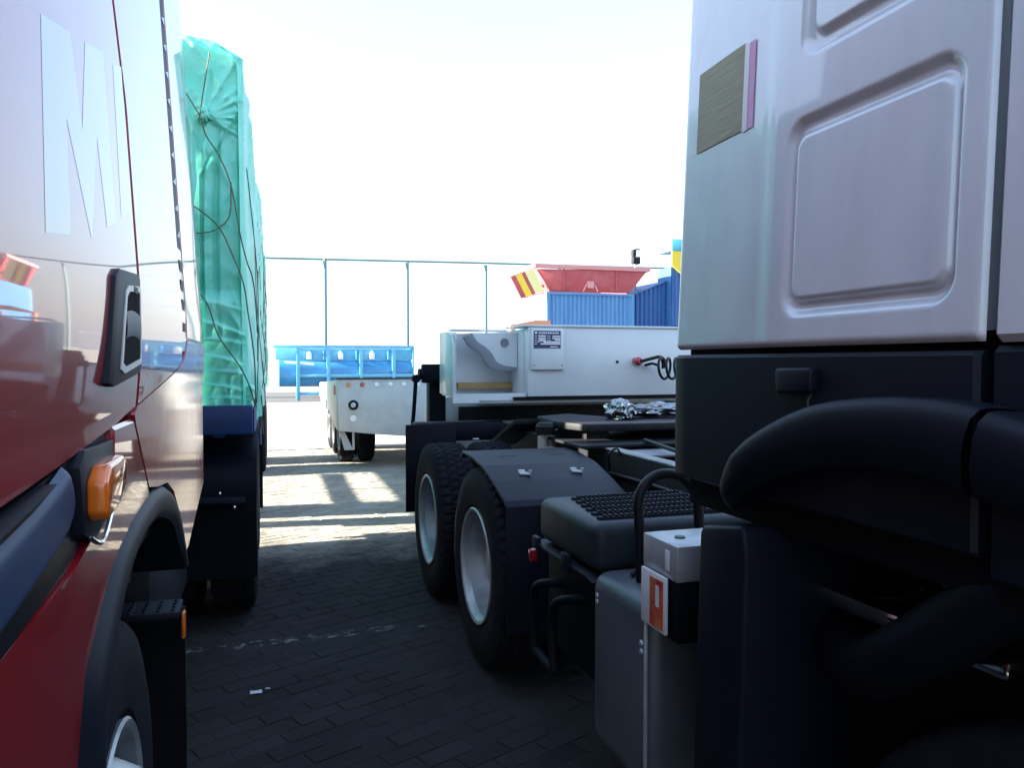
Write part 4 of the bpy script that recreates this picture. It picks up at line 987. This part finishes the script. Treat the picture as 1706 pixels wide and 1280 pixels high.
# ================================================================== YARD BEHIND
def corrugated(b, axis, fixed, a0, a1, z0, z1, pitch=.12, depth=.03, outn=-1):
    """corrugated wall: zigzag profile along x or y"""
    n = int((a1 - a0) / pitch); pts = []
    for k in range(n):
        a = a0 + k * pitch
        pts += [(a, 0), (a + pitch * .35, 0), (a + pitch * .5, depth), (a + pitch * .85, depth)]
    pts.append((a1, 0))
    for (p, q_) in zip(pts[:-1], pts[1:]):
        def P(t, z): return (t[0], fixed + outn * -t[1], z) if axis == 'x' else (fixed + outn * -t[1], t[0], z)
        b.poly([P(p, z0), P(q_, z0), P(q_, z1), P(p, z1)])
BX = thing("blue_container", "light blue corrugated steel container standing under the red hopper", "container", (8.12, 20.2, 0))
b = MB(); corrugated(b, 'x', 19.0, 6.95, 9.33, .1, 3.40); corrugated(b, 'y', 6.93, 19.05, 21.6, .1, 3.40); corrugated(b, 'y', 9.35, 19.05, 21.6, .1, 3.40, outn=1)
b.build("corrugated_wall", CONTB, BX, smooth=0, recalc=False)
b = MB()
for x in (6.90, 9.30): b.box(x, x + .08, 18.97, 19.05, 0, 3.44)
b.box(6.98, 9.30, 18.97, 19.05, 3.38, 3.44); b.box(6.98, 9.30, 18.97, 19.05, 0, .1); b.box(6.98, 9.3, 19.06, 21.6, 3.41, 3.43); b.build("corner_frame", CONTB, BX, smooth=0)
HP = thing("hopper", "red flared steel hopper with pale rim sitting on the light blue container", "hopper", (8.12, 20.2, 3.45))
b = MB(); b.prism([(6.62, 4.02), (9.78, 4.08), (9.25, 3.46), (7.0, 3.46)], 'y', 19.0, 19.04, bev=.003); b.prism([(6.62, 4.02), (9.78, 4.08), (9.25, 3.46), (7.0, 3.46)], 'y', 21.3, 21.34)
b.prism([(6.62, 4.02), (7.0, 3.46), (7.04, 3.46), (6.66, 4.02)], 'y', 19.04, 21.3); b.prism([(9.78, 4.08), (9.25, 3.46), (9.21, 3.46), (9.74, 4.08)], 'y', 19.04, 21.3)
b.build("hopper_body", HRED, HP)
b = MB(); b.box(6.56, 9.84, 18.94, 19.06, 4.05, 4.15); b.box(6.56, 6.68, 19.06, 21.4, 4.05, 4.15); b.box(9.72, 9.84, 19.06, 21.4, 4.05, 4.15); b.build("hopper_rim", PINKR, HP, smooth=0)
b = MB(); b.box(8.02, 8.20, 18.94, 18.998, 3.56, 3.74); b.tube([(8.0, 18.96, 3.66), (7.9, 18.96, 3.47)], .02, 6); b.tube([(8.22, 18.96, 3.66), (8.32, 18.96, 3.47)], .02, 6); b.build("lifting_lug", PINKR, HP)
for x in (7.35, 8.85): MB().box(x, x + .04, 18.97, 18.999, 3.48, 4.04).build("hopper_rib", HRED, HP, smooth=0)
CBD = thing("warning_board", "tilted red and yellow striped warning board hanging left of the red hopper", "sign", (6.4, 19.05, 3.27))
A, Bq, Cq, Dq = Vector((5.93, 19.0, 3.78)), Vector((6.55, 19.0, 4.03)), Vector((6.86, 19.0, 3.46)), Vector((6.21, 19.0, 3.25))
def stripe(u0, u1, m_, v0=0, v1=1, y=0):
    P = lambda u, v: A.lerp(Bq, u).lerp(Dq.lerp(Cq, u), v)
    pts = [P(u0, v0), P(u1, v0), P(u1, v1), P(u0, v1)]
    bb = MB(); bb.prism([(p.x, p.z) for p in pts], 'y', 19.0 - y, 19.03 - y); return bb.build("board_stripe", m_, CBD, smooth=0)
stripe(0, .20, HRED); stripe(.205, .46, YEL); stripe(.465, .60, HRED); stripe(.605, .97, mat("pale_yellow", (.85, .78, .35), .5))
seqbox("bracket", HRED, CBD, 6.5, 6.85, 19.035, 19.09, 3.55, 3.62)
SB = thing("blue_bin", "deep blue corrugated bin with sloping top standing right of the light blue container", "bin", (10.0, 20.0, 0))
b = MB(); n_p = 9
for k in range(n_p):
    x0 = 9.42 + k * .135; 
    def zt(x): return 3.40 + min(.42, (x - 9.42) * .40)
    for (xa, ya, xb, yb) in ((x0, 19.2, x0 + .05, 19.2), (x0 + .05, 19.2, x0 + .07, 19.24), (x0 + .07, 19.24, x0 + .115, 19.24), (x0 + .115, 19.24, x0 + .135, 19.2)):
        b.poly([(xa, ya, .1), (xb, yb, .1), (xb, yb, zt(xb)), (xa, ya, zt(xa))])
b.build("corrugated_wall", CONTB2, SB, smooth=0, recalc=False)
b = MB(); b.prism([(9.42, .1), (9.42, 3.38), (10.47, 3.80), (10.62, 3.80), (10.62, .1)], 'y', 19.25, 21.0); b.prism([(9.41, 3.40), (10.48, 3.828), (10.63, 3.828), (10.63, 3.86), (10.47, 3.86), (9.41, 3.44)], 'y', 19.17, 21.02); b.build("bin_frame", CONTB2, SB, smooth=0)
CB = thing("site_cabin", "tall dark blue cabin with teal top and yellow band showing beside the silver cab edge", "cabin", (11.4, 19.3, 0))
b = MB(); corrugated(b, 'x', 18.9, 10.46, 12.4, 2.6, 4.2, pitch=.14); b.box(10.46, 12.4, 18.95, 19.7, 0, 4.2); b.build("cabin_wall", CONTB2, CB, smooth=0, recalc=False)
MB().prism([(10.44, 4.24), (10.44, 4.62), (12.4, 4.62), (12.4, 3.2), (11.1, 3.70)], 'y', 18.86, 18.899).build("yellow_band", YEL, CB, smooth=0)
seqbox("teal_top", TEAL, CB, 10.44, 12.4, 18.87, 19.7, 4.63, 4.95)
seqbox("dark_base", DARKFR, CB, 10.45, 12.4, 18.87, 19.7, .1, 2.59)
FLD = thing("floodlight", "small dark floodlight on a thin pole above the right end of the hopper", "lamp", (10.0, 20.2, 0))
MB().tube([(10.02, 20.2, 0), (10.02, 20.2, 4.4)], .03, 8).build("pole", ALUL, FLD)
b = MB(); b.box(9.88, 10.1, 20.05, 20.2, 4.40, 4.60, bev=.01); b.box(9.88, 9.97, 20.05, 20.2, 4.61, 4.80); b.box(9.97, 10.12, 20.1, 20.15, 4.80, 4.83); b.build("lamp_head", DARKFR, FLD)
# sky-blue tank skid
RK = thing("tank_skid", "bright blue steel frame skid with a horizontal tank standing before the fence", "tank", (3.2, 34.6, 0))
TX0, TX1, TY = .45, 6.15, 34.7
MB().lathe((TX0, TY, 1.14), 'x', [(-.0, 0), (-.02, .45), (.03, .58), (TX1 - TX0 - .03, .58), (TX1 - TX0 + .02, .45), (TX1 - TX0, 0)], 28).build("tank_shell", CYAND, RK, smooth=50)
seqbox("top_beam", CYAN, RK, .25, 6.3, 33.95, 34.10, 2.20, 2.33)
seqbox("top_plate", CYAN, RK, .35, 6.25, 34.6, 34.66, 1.72, 2.20)
seqbox("mid_beam", CYAN, RK, 1.25, 6.2, 33.95, 34.08, .98, 1.11); seqbox("base_beam", CYAN, RK, 1.25, 6.2, 33.95, 34.10, .22, .34)
for x in (1.18, 2.42, 3.80, 5.20, 6.1): seqbox("frame_post", CYAN, RK, x, x + .14, 33.92, 34.06, .0, 2.19)
for x in (1.2, 6.1): seqbox("frame_post", CYAN, RK, x, x + .14, 35.3, 35.44, .0, 2.3)
for x in (1.2, 6.1): seqbox("end_beam", CYAN, RK, x, x + .12, 34.11, 35.29, 2.2, 2.3)
for x in (1.72, 3.05, 4.40):
    b = MB(); b.prism([(x - .1, 1.74), (x + .1, 1.74), (x + .1, 2.0), (x, 2.12), (x - .1, 2.0)], 'y', 34.45, 34.55, bev=.01); b.build("white_pentagon", PLATEW, RK)  # small white pentagon plates between the posts
for x in (2.30, 3.68, 5.05): seqbox("gusset", CYAND, RK, x, x + .1, 34.2, 34.5, 1.74, 2.1)
b = MB(); b.tube([(.7, 34.1, 1.62), (1.9, 34.14, 1.52)], .05, 8); b.build("tank_highlight", LAMPW, RK)  # white bar standing for the highlight on the tank
# fence
FN = thing("fence", "tall green grey wire fence with slim posts and top rail across the yard end", "fence", (4, 38, 0))
for x in (-13.2, -9.25, -5.3, -1.33, 2.645, 6.556, 10.53, 14.5, 18.5, 22.5): MB().tube([(x, 38, 0), (x, 38, 6.5)], .095, 10).build("post", POSTG, FN)
MB().tube([(-14, 38, 6.40), (.0, 38, 6.44), (10.5, 38, 6.60), (23, 38, 6.72)], .05, 8).build("top_rail", POSTG, FN)
b = MB()
for z in (.4, 1.2, 2.0, 2.8, 3.6, 4.4, 5.2, 6.0): b.tube([(-14, 38, z), (23, 38, z)], .004, 4)
b.build("wire", WIRE, FN, smooth=0, kind="stuff")
# pale railing beside the tank skid
WR = thing("railing", "pale white steel railing standing between the blue tank skid and the gooseneck", "railing", (6.2, 30, 0))
for z in (1.62, 2.36): MB().tube([(5.5, 30, z), (7.6, 30, z)], .035, 8).build("rail", PLATEW, WR)
for k in range(12): MB().tube([(5.5 + k * .19, 30, 1.62), (5.5 + k * .19, 30, 2.36)], .02, 6).build("baluster", PLATEW, WR)
for x in (5.5, 7.6): MB().tube([(x, 30, 0), (x, 30, 2.4)], .045, 8).build("leg", PLATEW, WR)
# orange steel frame lying behind the gooseneck
OF = thing("steel_frame", "low orange steel frame left of the light blue container behind the gooseneck", "steel frame", (6.2, 18.4, 0))
b = MB(); b.prism([(5.7, 2.50), (6.75, 2.56), (6.75, 2.66), (6.35, 2.66), (5.7, 2.53)], 'y', 18.3, 18.4); b.build("beam", ORANGE, OF)
for x in (5.7, 6.6): seqbox("leg", ORANGE, OF, x, x + .12, 18.3, 18.4, 0, 2.5)
# litter on the ground
def scrap(c, s_, seed, label):
    b = MB(); rnd = random.Random(seed)
    def fn(u, v):
        x = (u - .5) * s_ * 1.6; y = (v - .5) * s_
        return (c[0] + x, c[1] + y, .006 + s_ * .32 * abs(noise.noise(Vector((u * 3 + seed, v * 3, 1)))))
    b.grid(fn, 7, 6); o = b.build("litter", PAPERW, None, smooth=0); o["label"] = label; o["category"] = "litter"; o["group"] = "scraps on the pavers"; return o
scrap((-.065, 3.99), .035, 2, "small crumpled white wrapper alone on the dark pavers")
scrap((-.01, 4.02), .014, 5, "tiny white shred just right of the crumpled wrapper")

# prototypes are not part of the scene
for o in list(bpy.data.objects):
    if o.get("_proto") and (o.parent is None or (o.parent.get("_proto") and o.parent.parent is None)) and o.users_collection:
        pass
protos = [DUAL, FRONT, SMALL]
for p in protos:
    for c_ in list(p.children): bpy.data.objects.remove(c_)
    bpy.data.objects.remove(p)
for o in bpy.data.objects:
    if "_proto" in o: del o["_proto"]
